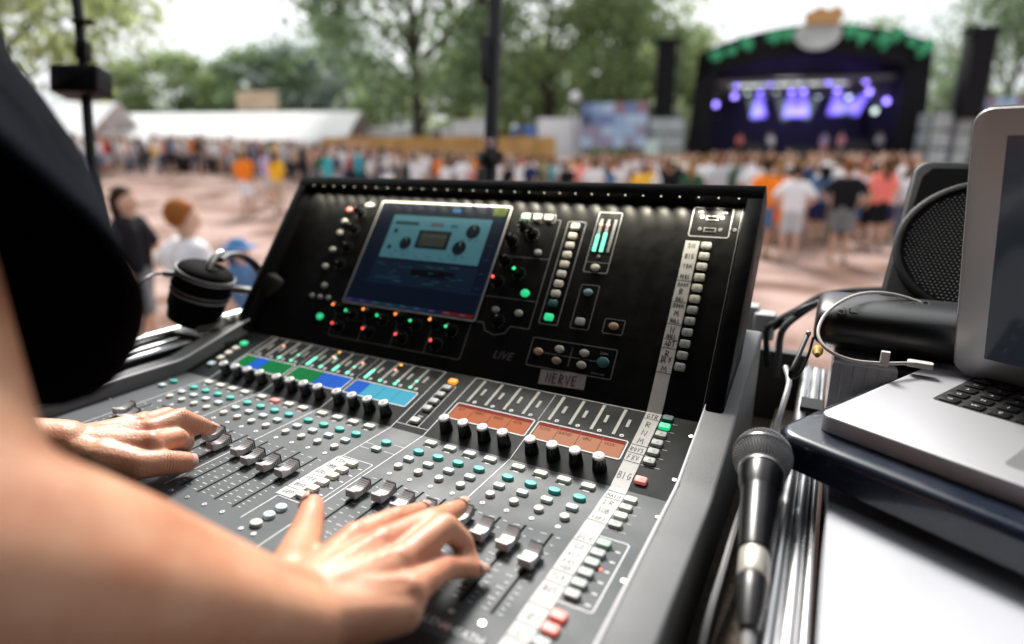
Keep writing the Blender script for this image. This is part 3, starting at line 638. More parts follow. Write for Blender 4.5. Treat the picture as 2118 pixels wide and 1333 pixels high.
for (x, s, m_) in ((.5027, .179, M_ivory), (.5023, .1417, mat('blue_grey_rubber', (0.16, 0.30, 0.38), .5)), (.5479, .0995, mat('tan_rubber', (0.45, 0.30, 0.2), .5)), (.4567, .0503, mat('tan_rubber', (0.45, 0.30, 0.2), .5)), (.485, .0579, M_grey), (.5193, .0581, M_grey), (.4852, .042, mat('tan_rubber2', (0.30, 0.22, 0.18), .5)), (.5197, .042, M_grey)): round_btn(PC, x, s, m_, 0.0062, 0.0046)
key(PC, 0.5024, 0.0995, M_grey); round_btn(PC, 0.5465, 0.05, M_tealdim, 0.0078, 0.0066)
# stereo level meters in the box
for k, x in enumerate((.4937, .5039, .5137)):
    lm = lnk('level_meter', seg_mesh(26, 0.0040, 0.00196, 'level_meter', M_dprint), PC, x, 0.2035)
    if k < 2:
        MB().box(-0.0024, 0.0024, 0, 0.026 + 0.003 * k, 0, 0.0012).build('lit_segments', led(L_G, 0.8), lm, PC @ T(x, 0.2035, 0))
        MB().lathe([(0.0026, 0), (0.0026, 0.001), (0.001, 0.0014)], 10).build('lit_lamp', led(L_P, 0.8), lm, PC @ T(x, 0.2455, 0))
lnk('screw', ME_screw, PC, 0.5025, 0.1965)
# printed boxes
m = Lines()
def box_line(x0, x1, s0, s1, w=0.0010, r=0.002, mm=None): strip(mm or m, rrect(x1 - x0, s1 - s0, r, 3, (x0 + x1) / 2, (s0 + s1) / 2), w, 0.0003, True)
box_line(.4448, .4717, .0898, .2475); box_line(.4870, .5203, .1720, .2650); box_line(.4903, .5156, .0895, .1530, .0006); box_line(.5348, .5611, .0890, .1090, .0006); box_line(.4440, .5606, .0300, .0690, .0007)
box_line(.6140, .6630, .2362, .2786, .0014, .003); box_line(.3676, .4230, .2440, .2570, .0009)
strip(m, [(.4325, .2485), (.4335, .079), (.405, .079), (.400, .068), (.384, .063), (.368, .068), (.362, .079), (.3495, .079)], .0007, .0003); strip(m, [(.3500, .185), (.4330, .185)], .0006, .0003); strip(m, [(.3500, .1195), (.4330, .1195)], .0006, .0003); strip(m, [(.425, .2485), (.4325, .2485)], .0007, .0003)
strip(m, [(.094, .0735), (.094, .022), (.097, .0195), (.3405, .0195), (.3435, .022), (.3435, .0735)], .0006, .0003)
for xx in (.156, .2187, .2813): strip(m, [(xx, .0195), (xx, .055)], .0006, .0003)
strip(m, [(.462, .0500), (.538, .0500)], .0005, .0003); strip(m, [(.502, .0630), (.502, .0370)], .0005, .0003); strip(m, [(.487, .1870), (.520, .1870)], .0005, .0003)
strip(m, [(.6735, .0), (.6735, .284)], .0005, .0003)
m.out(PC, M_dprint)
txt_part('LIVE', 0.016, 0.408, 0.036, 0.0004, PC, con, mat('dim_print', (0.09, 0.09, 0.10), .6), 'model_lettering', 0.25)
txt_part('Scene', 0.0045, 0.545, 0.0620, 0.0004, PC, con, M_dprint, 'caption'); txt_part('Hold to edit', 0.0034, 0.543, 0.0345, 0.0004, PC, con, M_dprint, 'caption')
# USB sockets
for s in (.2635, .2462):
    u = MB().prism(rrect(0.0150, 0.0062, 0.0006), 0.0002, 0.0008).build('usb_socket', M_screw, con, PC @ T(.6390, s)); MB().box(-.0062, .0062, -.0020, .0022, .0008, .0010).build('socket_mouth', M_slot, u, PC @ T(.6390, s), 0)
    for dx in (-.0125, .0125): lnk('screw', ME_screw, PC, .6390 + dx, s + .001)
txt_part('USB', 0.004, 0.6535, 0.2722, 0.0004, PC, con, M_print, 'caption'); txt_part('USB', 0.004, 0.6235, 0.2722, 0.0004, PC, con, M_print, 'caption')
lnk('screw', ME_screw, PC, 0.6690, 0.248)

rr_ = random.Random(3)
for k in range(26): scq('readout', *(lambda x, y, w: (x, x + w, y, y + .0016))(0.132 + rr_.random() * .17, 0.122 + rr_.random() * .034, .004 + rr_.random() * .012), (0.02, 0.05 + .04 * rr_.random(), 0.09), 1, 0.0020)
for k in range(9): scq('tab_text', 0.1045 + k * 0.027, 0.1145 + k * 0.027, 0.0832, 0.0846, (.12, .14, .16), 1, 0.0020)
for k in range(14): scq('scale_tick', 0.2045 + k * 0.0034, 0.2051 + k * 0.0034, 0.2045, 0.2085, (.16, .16, .12), 1, 0.0023, mt)
for (x, s_) in ((0.2952, 0.2196), (0.2804, 0.1901), (0.1773, 0.1910)):
    scq('dial_pointer', x - .0007, x + .0007, s_ + .004, s_ + .0105, (.22, .26, .27), 1, 0.0022, win)
    for k in range(3): scq('dial_text', x - .016 + k * .012, x - .010 + k * .012, s_ - .0155, s_ - .0142, (.02, .05, .07), 1, 0.0019, win)
# ================================================================== road case, laptop side, microphone, loudspeaker
M_alu = mat('aluminium_edge', (0.62, 0.62, 0.63), 0.3, metal=1.0, rvar=0.06, vscale=8)
M_ply = mat('case_laminate', (0.03, 0.03, 0.032), 0.5, bump=0.3, bscale=600)
M_foam = mat('case_foam', (0.10, 0.078, 0.06), 0.95, var=0.25, vscale=120, bump=0.8, bscale=500)
M_dark = mat('dark_plastic', (0.006, 0.006, 0.007), 0.45, spec=.3, bump=0.15, bscale=700)
case = empty('road_case', (0.30, 0.2, -0.12)); tag(case, 'black road case with bright aluminium edges around the mixing console', 'road case')
MB().box(-0.20, 0.768, -0.14, 0.66, -0.118, -0.082).build('case_floor', M_foam, case)
MB().box(-0.228, -0.165, -0.14, 0.66, -0.118, 0.012).build('case_wall', M_ply, case)
MB().box(0.772, 0.7955, -0.24, 0.66, -0.118, 0.008).build('case_wall', M_ply, case)
MB().box(-0.20, 0.768, 0.64, 0.66, -0.118, 0.03).build('case_wall', M_ply, case)
def rail(pts, r, flat=1.0): return MB().tube(pts, r, 12, flat=flat).build('edge_rail', M_alu, case)
rail([(-0.166, -0.14, 0.013), (-0.166, 0.62, 0.013)], 0.0065); rail([(-0.195, -0.14, 0.016), (-0.195, 0.62, 0.016)], 0.005, .7); rail([(-0.225, -0.14, 0.022), (-0.225, 0.64, 0.022)], 0.009)
rail([(0.7765, -0.24, 0.010), (0.7685, 0.64, 0.010)], 0.0072); rail([(0.7890, -0.24, 0.010), (0.781, 0.64, 0.010)], 0.0058, .8); rail([(0.7985, -0.24, 0.011), (0.7905, 0.64, 0.011)], 0.0026)
MB().box(0.735, 0.7715, -0.14, 0.60, -0.082, -0.045).build('foam_strip', M_foam, case)
MB().box(-0.16, -0.118, -0.14, 0.60, -0.082, -0.012).build('foam_strip', mat('dark_foam', (0.02, 0.02, 0.022), .9, bump=.6, bscale=500), case)
lk = MB(); lk.box(0.7685, 0.7935, 0.455, 0.49, 0.0168, 0.022); lk.build('catch', M_dark, case)

# second case with a pale top, carrying the laptop
M_wtop = mat('pale_laminate', (0.44, 0.455, 0.50), 0.5, var=0.05, vscale=8, bump=0.1, bscale=300, rvar=0.1)
tbl = empty('side_case', (1.2, 0.2, GZ)); tag(tbl, 'pale grey topped equipment case beside the console under the laptop tray', 'case')
MB().prism([(0.803, -0.5), (1.75, -0.5), (1.75, 0.44), (0.803, 0.44)], -0.03, 0.028, bevel=0.003).build('case_top', M_wtop, tbl)
MB().box(0.81, 1.74, -0.49, 1.1, GZ + 0.08, -0.0305).build('case_body', M_ply, tbl)
MB().prism([(0.8035, 0.4405), (1.75, 0.4405), (1.75, 1.1), (0.8035, 1.1)], -0.03, 0.004, bevel=0.002).build('rear_top', M_ply, tbl)
for cx, cy in ((.86, -.44), (1.69, -.44), (.86, 1.05), (1.69, 1.05)): MB().lathe([(0.04, GZ), (0.04, GZ + 0.08)], 16).build('caster', M_dark, tbl, T(cx, cy))
# main case stand (legs under the console case)
for cx in (-0.15, 0.72):
    for cy in (-0.08, 0.6): MB().box(cx - .025, cx + .025, cy - .025, cy + .025, GZ, -0.1185).build('leg', M_ply, case)

# tray and laptop share their heading
E1 = Vector((0.464, 0.886, 0)); E2 = Vector((0.886, -0.464, 0)); E3 = Vector((0, 0, 1))
LT = frame((0.7480, 0.2585, 0), E2, E1, E3)
M_tray = mat('tray_blue_black', (0.008, 0.014, 0.030), 0.28, spec=0.6, coat=0.4, rvar=0.05)
tray = empty('laptop_tray', (0.95, 0.35, 0.028)); tag(tray, 'dark blue rounded laptop tray standing on the pale case top', 'tray')
tm = MB(); tm.prism(rrect(0.52, 0.37, 0.026, 8, 0.26, 0.185), 0.042, 0.0735, bevel=0.009, bsteps=5); tm.build('tray_board', M_tray, tray, LT, 50)
for (a, b) in ((.10, .08), (.42, .08), (.10, .30), (.42, .30)): MB().lathe([(0.016, 0.0282), (0.016, 0.0425)], 16).build('foot', M_dark, tray, LT @ T(a, b))
M_lap = mat('laptop_aluminium', (0.46, 0.46, 0.485), 0.45, metal=0.6, bump=0.05, bscale=2500)
LM = frame((0.7866, 0.2754, 0), E2, E1, E3)
lap = empty('laptop', (0.95, 0.35, 0.0735)); tag(lap, 'silver open laptop with black keys on the dark blue tray', 'laptop')
base = MB().prism(rrect(0.370, 0.254, 0.012, 6, 0.185, 0.127), 0.0745, 0.0905, bevel=0.0025, bsteps=3).build('base', M_lap, lap, LM, 50)
MB().prism(rrect(0.284, 0.112, 0.004, 3, 0.187, 0.178), 0.0904, 0.0908).build('keyboard_well', mat('key_well', (0.01, 0.01, 0.011), .5), base, LM)
MK = mat('key_black', (0.010, 0.010, 0.011), 0.35, spec=0.5)
ME_k = MB().prism(rrect(0.0158, 0.0152, 0.002, 3), 0.0908, 0.0925, bevel=0.0006).mesh('key', MK); ME_k2 = MB().prism(rrect(0.096, 0.0152, 0.002, 3), 0.0908, 0.0925, bevel=0.0006).mesh('key', MK)
lgm = mat('key_legend', (0.7, 0.7, 0.72), .5)
for r_ in range(5):
    for c_ in range(14):
        if r_ == 0 and 4 <= c_ <= 8:
            if c_ == 4: link('key', ME_k2, base, LM @ T(0.0565 + 6 * 0.0201 - 0.0, 0.132 + r_ * 0.0205))
            continue
        kx = 0.0565 + c_ * 0.0201; ky = 0.132 + r_ * 0.0205
        if kx > 0.335: continue
        k_ = link('key', ME_k, base, LM @ T(kx, ky))
        txt_share('QWERTYUIOPASDFGHJKLZXCVBNM1234567890'[(r_ * 14 + c_) % 36], 0.006, LM @ T(kx, ky, 0.0927), k_, lgm)
MB().prism(rrect(0.105, 0.076, 0.004, 3, 0.185, 0.064), 0.0905, 0.0907).build('trackpad', mat('trackpad', (0.55, 0.55, 0.57), .3, metal=.7), base, LM)
# lid, closed a little past upright
Bp = atz(1969, 769, 0.092); th = math.radians(-17)
Lu = (E3 * math.cos(th) + E1 * math.sin(th)).normalized(); Ln = E2.cross(Lu).normalized()   # Ln faces the keyboard user
LL = frame(Bp, E2, Lu, Ln)
lid = MB().prism(rrect(0.352, 0.280, 0.016, 6, 0.176, 0.140), -0.007, 0.0, bevel=0.002, bsteps=3).build('lid', mat('lid_aluminium', (0.50, 0.49, 0.49), 0.42, metal=0.7), lap, LL, 50)
MB().prism(rrect(0.3535, 0.2815, 0.0165, 6, 0.176, 0.140), -0.0062, -0.0030).build('lid_gasket', M_dark, lid, LL, 50)
MB().box(0.0275, 0.325, 0.026, 0.256, 0.0, 0.0006).build('lid_screen', mat('lid_screen', (0.004, 0.004, 0.005), 0.12, emit=(0.01, 0.012, 0.016), es=0.5), lid, LL, 0)
MB().tube([Bp + E2 * 0.03 + E3 * -0.002, Bp + E2 * 0.32 + E3 * -0.002], 0.005, 12).build('hinge', M_dark, lap)

# white power lead with clip, looping to the laptop's left rear
M_wcab = mat('white_cable', (0.62, 0.58, 0.55), 0.45)
cab = crom([at(1985, 655, .66), at(1940, 640, .70), at(1860, 612, .72), at(1800, 606, .72), at(1752, 618, .70), at(1708, 650, .69), at(1692, 690, .67), at(1712, 724, .65), at(1760, 745, .64), at(1822, 752, .63), at(1872, 752, .635), at(1915, 754, .64)], 8)
wc = MB().tube(cab, 0.0019, 10).build('power_cable', M_wcab); tag(wc, 'thin white power cable looping over the black embossed case to the laptop', 'cable')
p_ = at(1829, 748, .63); q = MB(); q.box(-.004, .004, -.003, .003, -.005, .011); q.build('cable_clip', M_wcab, wc, Matrix.Translation(p_))
p_ = at(1903, 754, .638); MB().prism(rrect(.024, .011, .003, 3), -.003, .003, bevel=.001).build('plug', M_wcab, wc, Matrix.Translation(p_) @ RZ(-0.1))

# storage box, mesh drawer, embossed black case and loudspeaker at the back
M_clear = mat('ribbed_plastic', (0.42, 0.44, 0.46), 0.25, spec=0.6, var=0.15, vscale=40)
sb = empty('storage_box', (0.84, 0.50, 0.004)); tag(sb, 'grey ribbed plastic storage box beside the aluminium rail, under the black embossed case', 'box')
MB().prism([(0.7965, 0.452), (0.862, 0.452), (0.862, 0.60), (0.7965, 0.60)], 0.0195, 0.086, bevel=0.003).build('box_body', M_clear, sb)
for k in range(5): MB().box(0.806 + k * 0.0125, 0.8085 + k * 0.0125, 0.4502, 0.4518, 0.0197, 0.084).build('rib', M_clear, sb, smooth=0); MB().box(0.806 + k * 0.0125, 0.8085 + k * 0.0125, 0.455, 0.59, 0.0861, 0.0872).build('rib', M_clear, sb, smooth=0)
dr = MB(); dr.prism([(0.8625, 0.45), (1.0, 0.45), (1.0, 0.60), (0.8625, 0.60)], 0.0045, 0.0855, bevel=0.002)
dr = dr.build('mesh_drawer', M_dark); tag(dr, 'black metal mesh drawer unit between ribbed box and laptop', 'drawer')
wv = MB()
for i in range(30):
    for j in range(12):
        if (i + j) % 2 == 0: wv.box(0.866 + i * .0042, 0.869 + i * .0042, 0.4492, 0.4499, .026 + j * .0042, .029 + j * .0042)
tag(wv.build('mesh_weave', mat('mesh_steel', (.25, .25, .26), .35, metal=.8), dr, smooth=0), kind='stuff')
# embossed case: a long rounded case lying left to right
M_hard = mat('moulded_black', (0.005, 0.005, 0.0055), 0.34, spec=0.8, bump=0.15, bscale=900)
ec = empty('embossed_case', (0.9, 0.53, 0.088)); tag(ec, 'black moulded case with rounded end and embossed lettering below the loudspeaker', 'case')
em = MB(); NS = 22; secs = []
for k in range(11):
    u = k / 10.0
    xx = 0.771 + (0.0 if k == 0 else 0.028 * (1 - math.cos(PI / 2 * min(1, k / 5))) if k <= 5 else 0.028 + (k - 5) * 0.05)
    sc_ = [0.25, .62, .80, .92, .98, 1, 1, 1, 1, 1, 1][k]
    secs.append((xx, sc_))
v = []; f = []
for (xx, sc_) in secs:
    for i in range(NS):
        a = 2 * PI * i / NS; ca, sa = math.cos(a), math.sin(a)
        yy = 0.530 + 0.062 * math.copysign(abs(ca) ** 0.75, ca) * (0.55 + 0.45 * sc_); zz = 0.1190 + 0.031 * math.copysign(abs(sa) ** 0.75, sa) * (0.35 + .65 * sc_); v.append((xx, yy, zz))
for k in range(len(secs) - 1):
    for i in range(NS): j = (i + 1) % NS; f.append((k * NS + i, (k + 1) * NS + i, (k + 1) * NS + j, k * NS + j))
f.append(tuple(range(NS))); f.append(tuple(range(len(secs) * NS - 1, (len(secs) - 1) * NS - 1, -1)))
em.add(v, f); em.build('case_shell', M_hard, ec, None, 60)
lt = MB()
for i, ch in enumerate('duration'):
    v, f = text_geo(ch, 0.021); lt_m = MB(); a = math.radians(118 - i * 4)
    lt.add([(0.797 + i * 0.0125 + p[0] * 1.1, 0.530 + 0.060 * math.cos(a) * 0.9 - 0.004 * (7 - i) + p[1] * 0.9, 0.1500 - 0.0012 * (7 - i) + (p[1] * 0.35)) for p in v], f)
lm_ = lt.build('embossed_lettering', mat('emboss', (0.004, 0.004, 0.004), 0.25, spec=.6), ec, None, 0)
sol = lm_.modifiers.new('s', 'SOLIDIFY'); sol.thickness = 0.002; sol.offset = 0
# loudspeaker leaning back on top
sp0 = at(1809, 646, .80); sp1 = at(1893, 332, .865)
Su = (sp1 - sp0); SH = Su.length; Su.normalize(); Sx = Vector((0.985, -0.13, 0)); Sx = (Sx - Su * Sx.dot(Su)).normalized(); Sn = Sx.cross(Su)
SPM = frame(sp0, Sx, Su, Sn)
spk = empty('loudspeaker', tuple(sp0 + Sx * 0.1 - Sn * 0.06)); tag(spk, 'small black loudspeaker with round perforated grille, leaning back behind the laptop lid', 'loudspeaker')
M_spk = mat('speaker_black', (0.0028, 0.0032, 0.0036), 0.45, spec=0.2, bump=0.5, bscale=700)
MB().prism(rrect(0.225, SH + 0.004, 0.022, 6, 0.1125, SH / 2), -0.13, 0.0, bevel=0.007, bsteps=4).build('cabinet', M_spk, spk, SPM, 50)
gc = (0.107, SH * 0.46); gr = 0.097
ringm = MB()
prof = [(gr + 0.010, 0.0), (gr + 0.010, 0.003), (gr + 0.007, 0.005), (gr + 0.001, 0.0045), (gr, 0.0)]
nn = 64; v = []; f = []
for r_, z_ in prof:
    for i in range(nn): a = 2 * PI * i / nn; v.append((gc[0] + r_ * math.cos(a), gc[1] + r_ * math.sin(a), z_))
for k in range(len(prof) - 1):
    for i in range(nn): j = (i + 1) % nn; f.append((k * nn + i, k * nn + j, (k + 1) * nn + j, (k + 1) * nn + i))
ringm.add(v, f).build('grille_ring', M_spk, spk, SPM)
gl = MB().prism([(gc[0] + gr * math.cos(2 * PI * i / 48), gc[1] + gr * math.sin(2 * PI * i / 48)) for i in range(48)], -0.002, 0.0012).build('grille', mat('grille_black', (0.002, 0.002, 0.002), .6, spec=.1), spk, SPM)
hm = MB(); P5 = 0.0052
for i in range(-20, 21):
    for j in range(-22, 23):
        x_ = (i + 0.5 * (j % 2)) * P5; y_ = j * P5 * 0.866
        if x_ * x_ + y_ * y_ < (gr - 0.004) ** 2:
            # lower lip of each perforation, its glint put into the pale colour
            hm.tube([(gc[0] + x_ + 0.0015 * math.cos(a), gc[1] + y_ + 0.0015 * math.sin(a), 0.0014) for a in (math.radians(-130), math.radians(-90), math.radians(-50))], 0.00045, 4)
tag(hm.build('lip_glints', mat('grille_glint', (.75, .75, .76), .35, metal=.3), gl, SPM), kind='stuff')
MB().prism([(0.024, SH - 0.014), (0.014, SH - 0.030), (0.012, SH - 0.078), (0.020, SH - 0.082), (0.045, SH - 0.046), (0.085, SH - 0.026), (0.092, SH - 0.020), (0.088, SH - 0.012)], 0.0001, 0.0009).build('recess', M_slot, spk, SPM)
MB().prism(rrect(0.062, 0.012, 0.005, 4, 0.05, 0.016), 0.0001, 0.0014, bevel=.0006).build('port', M_slot, spk, SPM)

# black cables and connectors behind the console's right end
def cable(pts, r, m_, label, k=8):
    o = MB().tube(crom(pts, k), r, 8).build('black_cable' if 'black' in label else 'grey_cable', m_); return tag(o, label, 'cable')
M_bcab = mat('black_cable', (0.010, 0.010, 0.011), 0.35)
cable([at(1830, 598, .98), at(1760, 602, .95), at(1700, 612, .93), at(1650, 640, .90), at(1600, 668, .88), at(1585, 690, .88), at(1588, 760, .88)], 0.0045, M_bcab, 'upper black cable arching behind the console towards the loudspeaker')
cable([at(1825, 615, .95), at(1760, 614, .92), at(1705, 622, .90), at(1655, 650, .87), at(1618, 685, .86), at(1610, 740, .86), at(1606, 780, .86)], 0.0050, M_bcab, 'lower black cable arching behind the console, nearer of the pair')
cable([at(1540, 690, .92), at(1580, 688, .90), at(1620, 668, .88), at(1660, 640, .86), at(1700, 624, .86)], 0.0040, M_bcab, 'short black cable crossing low behind the console corner')
for k, (px, py, t_) in enumerate(((1545, 660, .93), (1578, 678, .91))):
    o = MB().prism(rrect(0.030, 0.030, 0.004), 0, 0.04, bevel=0.004).build('connector_shell', mat('pale_shell', (.5, .52, .52), .4), None, Matrix.Translation(at(px, py + 20, t_))); tag(o, ['pale square connector housing nearest the screen corner', 'pale square connector housing next to the black cables'][k], 'connector', 'connector housings behind console')
# wrist strap loop hanging from the embossed case
st = MB().tube(crom([at(1672, 690, .72), at(1650, 740, .70), at(1636, 770, .69), at(1640, 782, .69), at(1656, 770, .69), at(1672, 735, .70), at(1682, 700, .72)], 6), 0.0028, 8, flat=.45).build('wrist_strap', mat('strap_black', (.006, .006, .007), .35)); tag(st, 'glossy black wrist strap loop hanging by the aluminium rail', 'strap')
MB().ball(at(1672, 690, .719), 0.0032, 10).build('eyelet', M_screw, st)
yl = MB(); yl.lathe([(0.004, 0), (0.0058, .003), (0.0058, .012), (0.0045, .014), (0.003, .026)], 16); yl = yl.build('cable_plug', mat('yellow_plastic', (.50, .31, .03), .6), None, Matrix.Translation(at(1692, 722, .70)) @ RX(PI / 2)); tag(yl, 'small yellow cable plug at the end of the aluminium rail', 'plug')
gm = mat('grey_cable', (.30, .30, .31), .4)
cable([at(1625, 760, .78), at(1632, 790, .74), at(1622, 830, .70), at(1606, 880, .64), at(1592, 930, .60), at(1560, 960, .58)], 0.0035, gm, 'grey cable dropping into the gap behind the microphone')
cable([at(1560, 985, .62), at(1528, 1070, .56), at(1495, 1180, .50), at(1468, 1270, .46), at(1440, 1380, .43)], 0.0034, gm, 'grey cable running along the brown foam beside the console')

# microphone wedged in the gap
MD = Vector((-0.083, 0.983, 0.165)).normalized(); MX_ = MD.cross(Vector((0, 0, 1))).normalized(); MY_ = MD.cross(MX_)
HC = Vector((0.747, 0.232, 0.055)); MM = frame(HC, MX_, MY_, MD)
mic = empty('microphone', tuple(HC - MD * 0.06)); tag(mic, 'black handheld microphone with steel mesh ball lying between console and aluminium rail', 'microphone')
M_mesh = mat('mic_mesh', (0.16, 0.16, 0.165), 0.3, metal=0.9)
MB().lathe([(0.004, 0.0265), (0.014, 0.0225), (0.021, 0.0150), (0.0245, 0.006), (0.0250, 0.0), (0.0243, -0.008), (0.0215, -0.017), (0.0185, -0.0235)], 32).build('grille_ball', mat('mic_dark', (.01, .01, .011), .6), mic, MM)
gw = MB()
for k in range(22):
    zz_ = 0.0245 - k * 0.0022
    if zz_ > 0.0225: rr_ = 0.0125
    rr_ = 0.0252 * math.sqrt(max(0.02, 1 - (zz_ / 0.0268) ** 2)) if zz_ > 0 else 0.0252 - 0.0062 * (-zz_ / 0.0235) ** 1.6
    n_ = max(10, int(2 * PI * rr_ / 0.0026))
    for i in range(n_):
        a = 2 * PI * (i + 0.5 * (k % 2)) / n_
        gw.ball((rr_ * math.cos(a), rr_ * math.sin(a), zz_), 0.00095, 6, sc=(1, 1, 1))
tag(gw.build('mesh_weave', M_mesh, mic, MM), kind='stuff')
MB().lathe([(0.0254, 0.0018), (0.0262, 0.0012), (0.0262, -0.0012), (0.0254, -0.0018)], 36).build('grille_band', M_mesh, mic, MM)
MB().lathe([(0.0186, -0.0205), (0.0196, -0.022), (0.0196, -0.026), (0.0185, -0.0272)], 32).build('collar', mat('mic_collar', (.45, .44, .42), .3, metal=.9), mic, MM)
MB().lathe([(0.0186, -0.0268), (0.0180, -0.042), (0.0160, -0.050), (0.0150, -0.056), (0.0145, -0.080), (0.0125, -0.118), (0.0120, -0.122), (0.010, -0.1225)], 32).build('body', mat('mic_body', (0.005, 0.005, 0.006), 0.28, spec=0.4), mic, MM)
MB().lathe([(0.0157, -0.0518), (0.0157, -0.0524)], 32).build('seam', M_slot, mic, MM)
cn = MB().lathe([(0.0100, -0.1205), (0.0110, -0.1225), (0.0110, -0.146), (0.0102, -0.1475)], 24).build('connector', mat('nickel', (.66, .63, .57), .35, metal=.55), mic, MM)
MB().lathe([(0.0100, -0.1472), (0.0108, -0.150), (0.0100, -0.162), (0.0085, -0.178), (0.0062, -0.190)], 20).build('cable_boot', M_bcab, cn, MM)
e0 = HC - MD * 0.188
MB().tube(crom([e0, e0 - MD * 0.02 + Vector((0, 0, -.004)), e0 - MD * 0.035 + Vector((-.010, 0, -.012)), e0 - MD * .050 + Vector((-.028, 0, -.024)), e0 - MD * .065 + Vector((-.052, 0, -.045))], 6), 0.0042, 10).build('microphone_cable', gm, mic)

# headphones standing on the left end of the case
HB = at(412, 612, 1.02)
hp = empty('headphones', (HB.x, HB.y, HB.z - 0.06)); tag(hp, 'black over-ear headphones with silver joints perched on the left case edge', 'headphones')
M_hp = mat('headphone_black', (0.003, 0.003, 0.0035), 0.8, spec=.05); M_hs = mat('headphone_silver', (.62, .61, .58), .3, metal=.8); M_pad = mat('ear_pad', (.01, .009, .01), .6, bump=.4, bscale=200)
ax = Vector((0.35, 0.2, 0.92)).normalized(); hx = Vector((0, 1, 0)).cross(ax).normalized(); HF = frame(HB, hx, ax.cross(hx), ax)
MB().lathe([(0.030, -0.052), (0.040, -0.046), (0.042, -0.030), (0.045, -0.022), (0.046, 0.0), (0.0475, 0.004), (0.046, 0.008), (0.047, 0.012), (0.0485, 0.016), (0.046, 0.020), (0.044, 0.036), (0.047, 0.040), (0.046, 0.045), (0.043, 0.049), (0.034, 0.055), (0.010, 0.056)], 36).build('ear_cup', M_hp, hp, HF)
for z_ in (0.0435, 0.0375, 0.0130, 0.0045): MB().lathe([(0.0470, z_ - .0014), (0.0482, z_), (0.0470, z_ + .0014)], 36).build('cup_ring', mat('ring_grey', (.32, .32, .33), .3, spec=.6), hp, HF)
H2 = HB + Vector((0.085, 0.10, 0.0)); HF2 = frame(H2, hx, ax.cross(hx), ax)
MB().lathe([(0.020, -0.030), (0.040, -0.026), (0.045, -0.005), (0.045, 0.020), (0.038, 0.030), (0.012, 0.032)], 30).build('ear_cup', M_pad, hp, HF2)
bd = crom([at(452, 538, 1.03), at(470, 527, 1.06), at(500, 530, 1.10), at(530, 552, 1.13), at(548, 590, 1.15), at(545, 640, 1.15), at(520, 668, 1.13)], 6)
MB().tube(bd, 0.011, 10, flat=.5).build('headband', M_pad, hp)
MB().tube(crom([at(432, 556, 1.0), at(437, 542, 1.0), at(448, 528, 1.01), at(460, 523, 1.02)], 5), 0.0052, 8).build('joint', M_hs, hp)
MB().tube(crom([at(412, 682, .99), at(440, 677, .98), at(456, 668, .98), at(458, 658, .98)], 5), 0.0058, 8).build('joint', M_hs, hp)
MB().tube([at(468, 660, 1.0), at(478, 664, 1.0), at(490, 658, 1.0)], 0.0065, 8).build('joint', M_hs, hp)
MB().tube([at(472, 597, 1.06), at(520, 603, 1.06)], 0.0075, 8).build('yoke', M_hs, hp)
MB().tube([at(340, 566, .99), at(362, 568, .99)], 0.0062, 8).build('cable_strain_relief', M_hs, hp)
MB().tube(crom([at(342, 566, .99), at(318, 568, .98), at(300, 578, .96), at(280, 600, .94), at(262, 640, .92)], 6), 0.0022, 8).build('headphone_cable', M_bcab, hp)
# the case bracket that carries them
MB().box(HB.x - .05, HB.x + .10, HB.y - .03, HB.y + .13, -0.02, HB.z - 0.062).build('rest_block', M_ply, case)
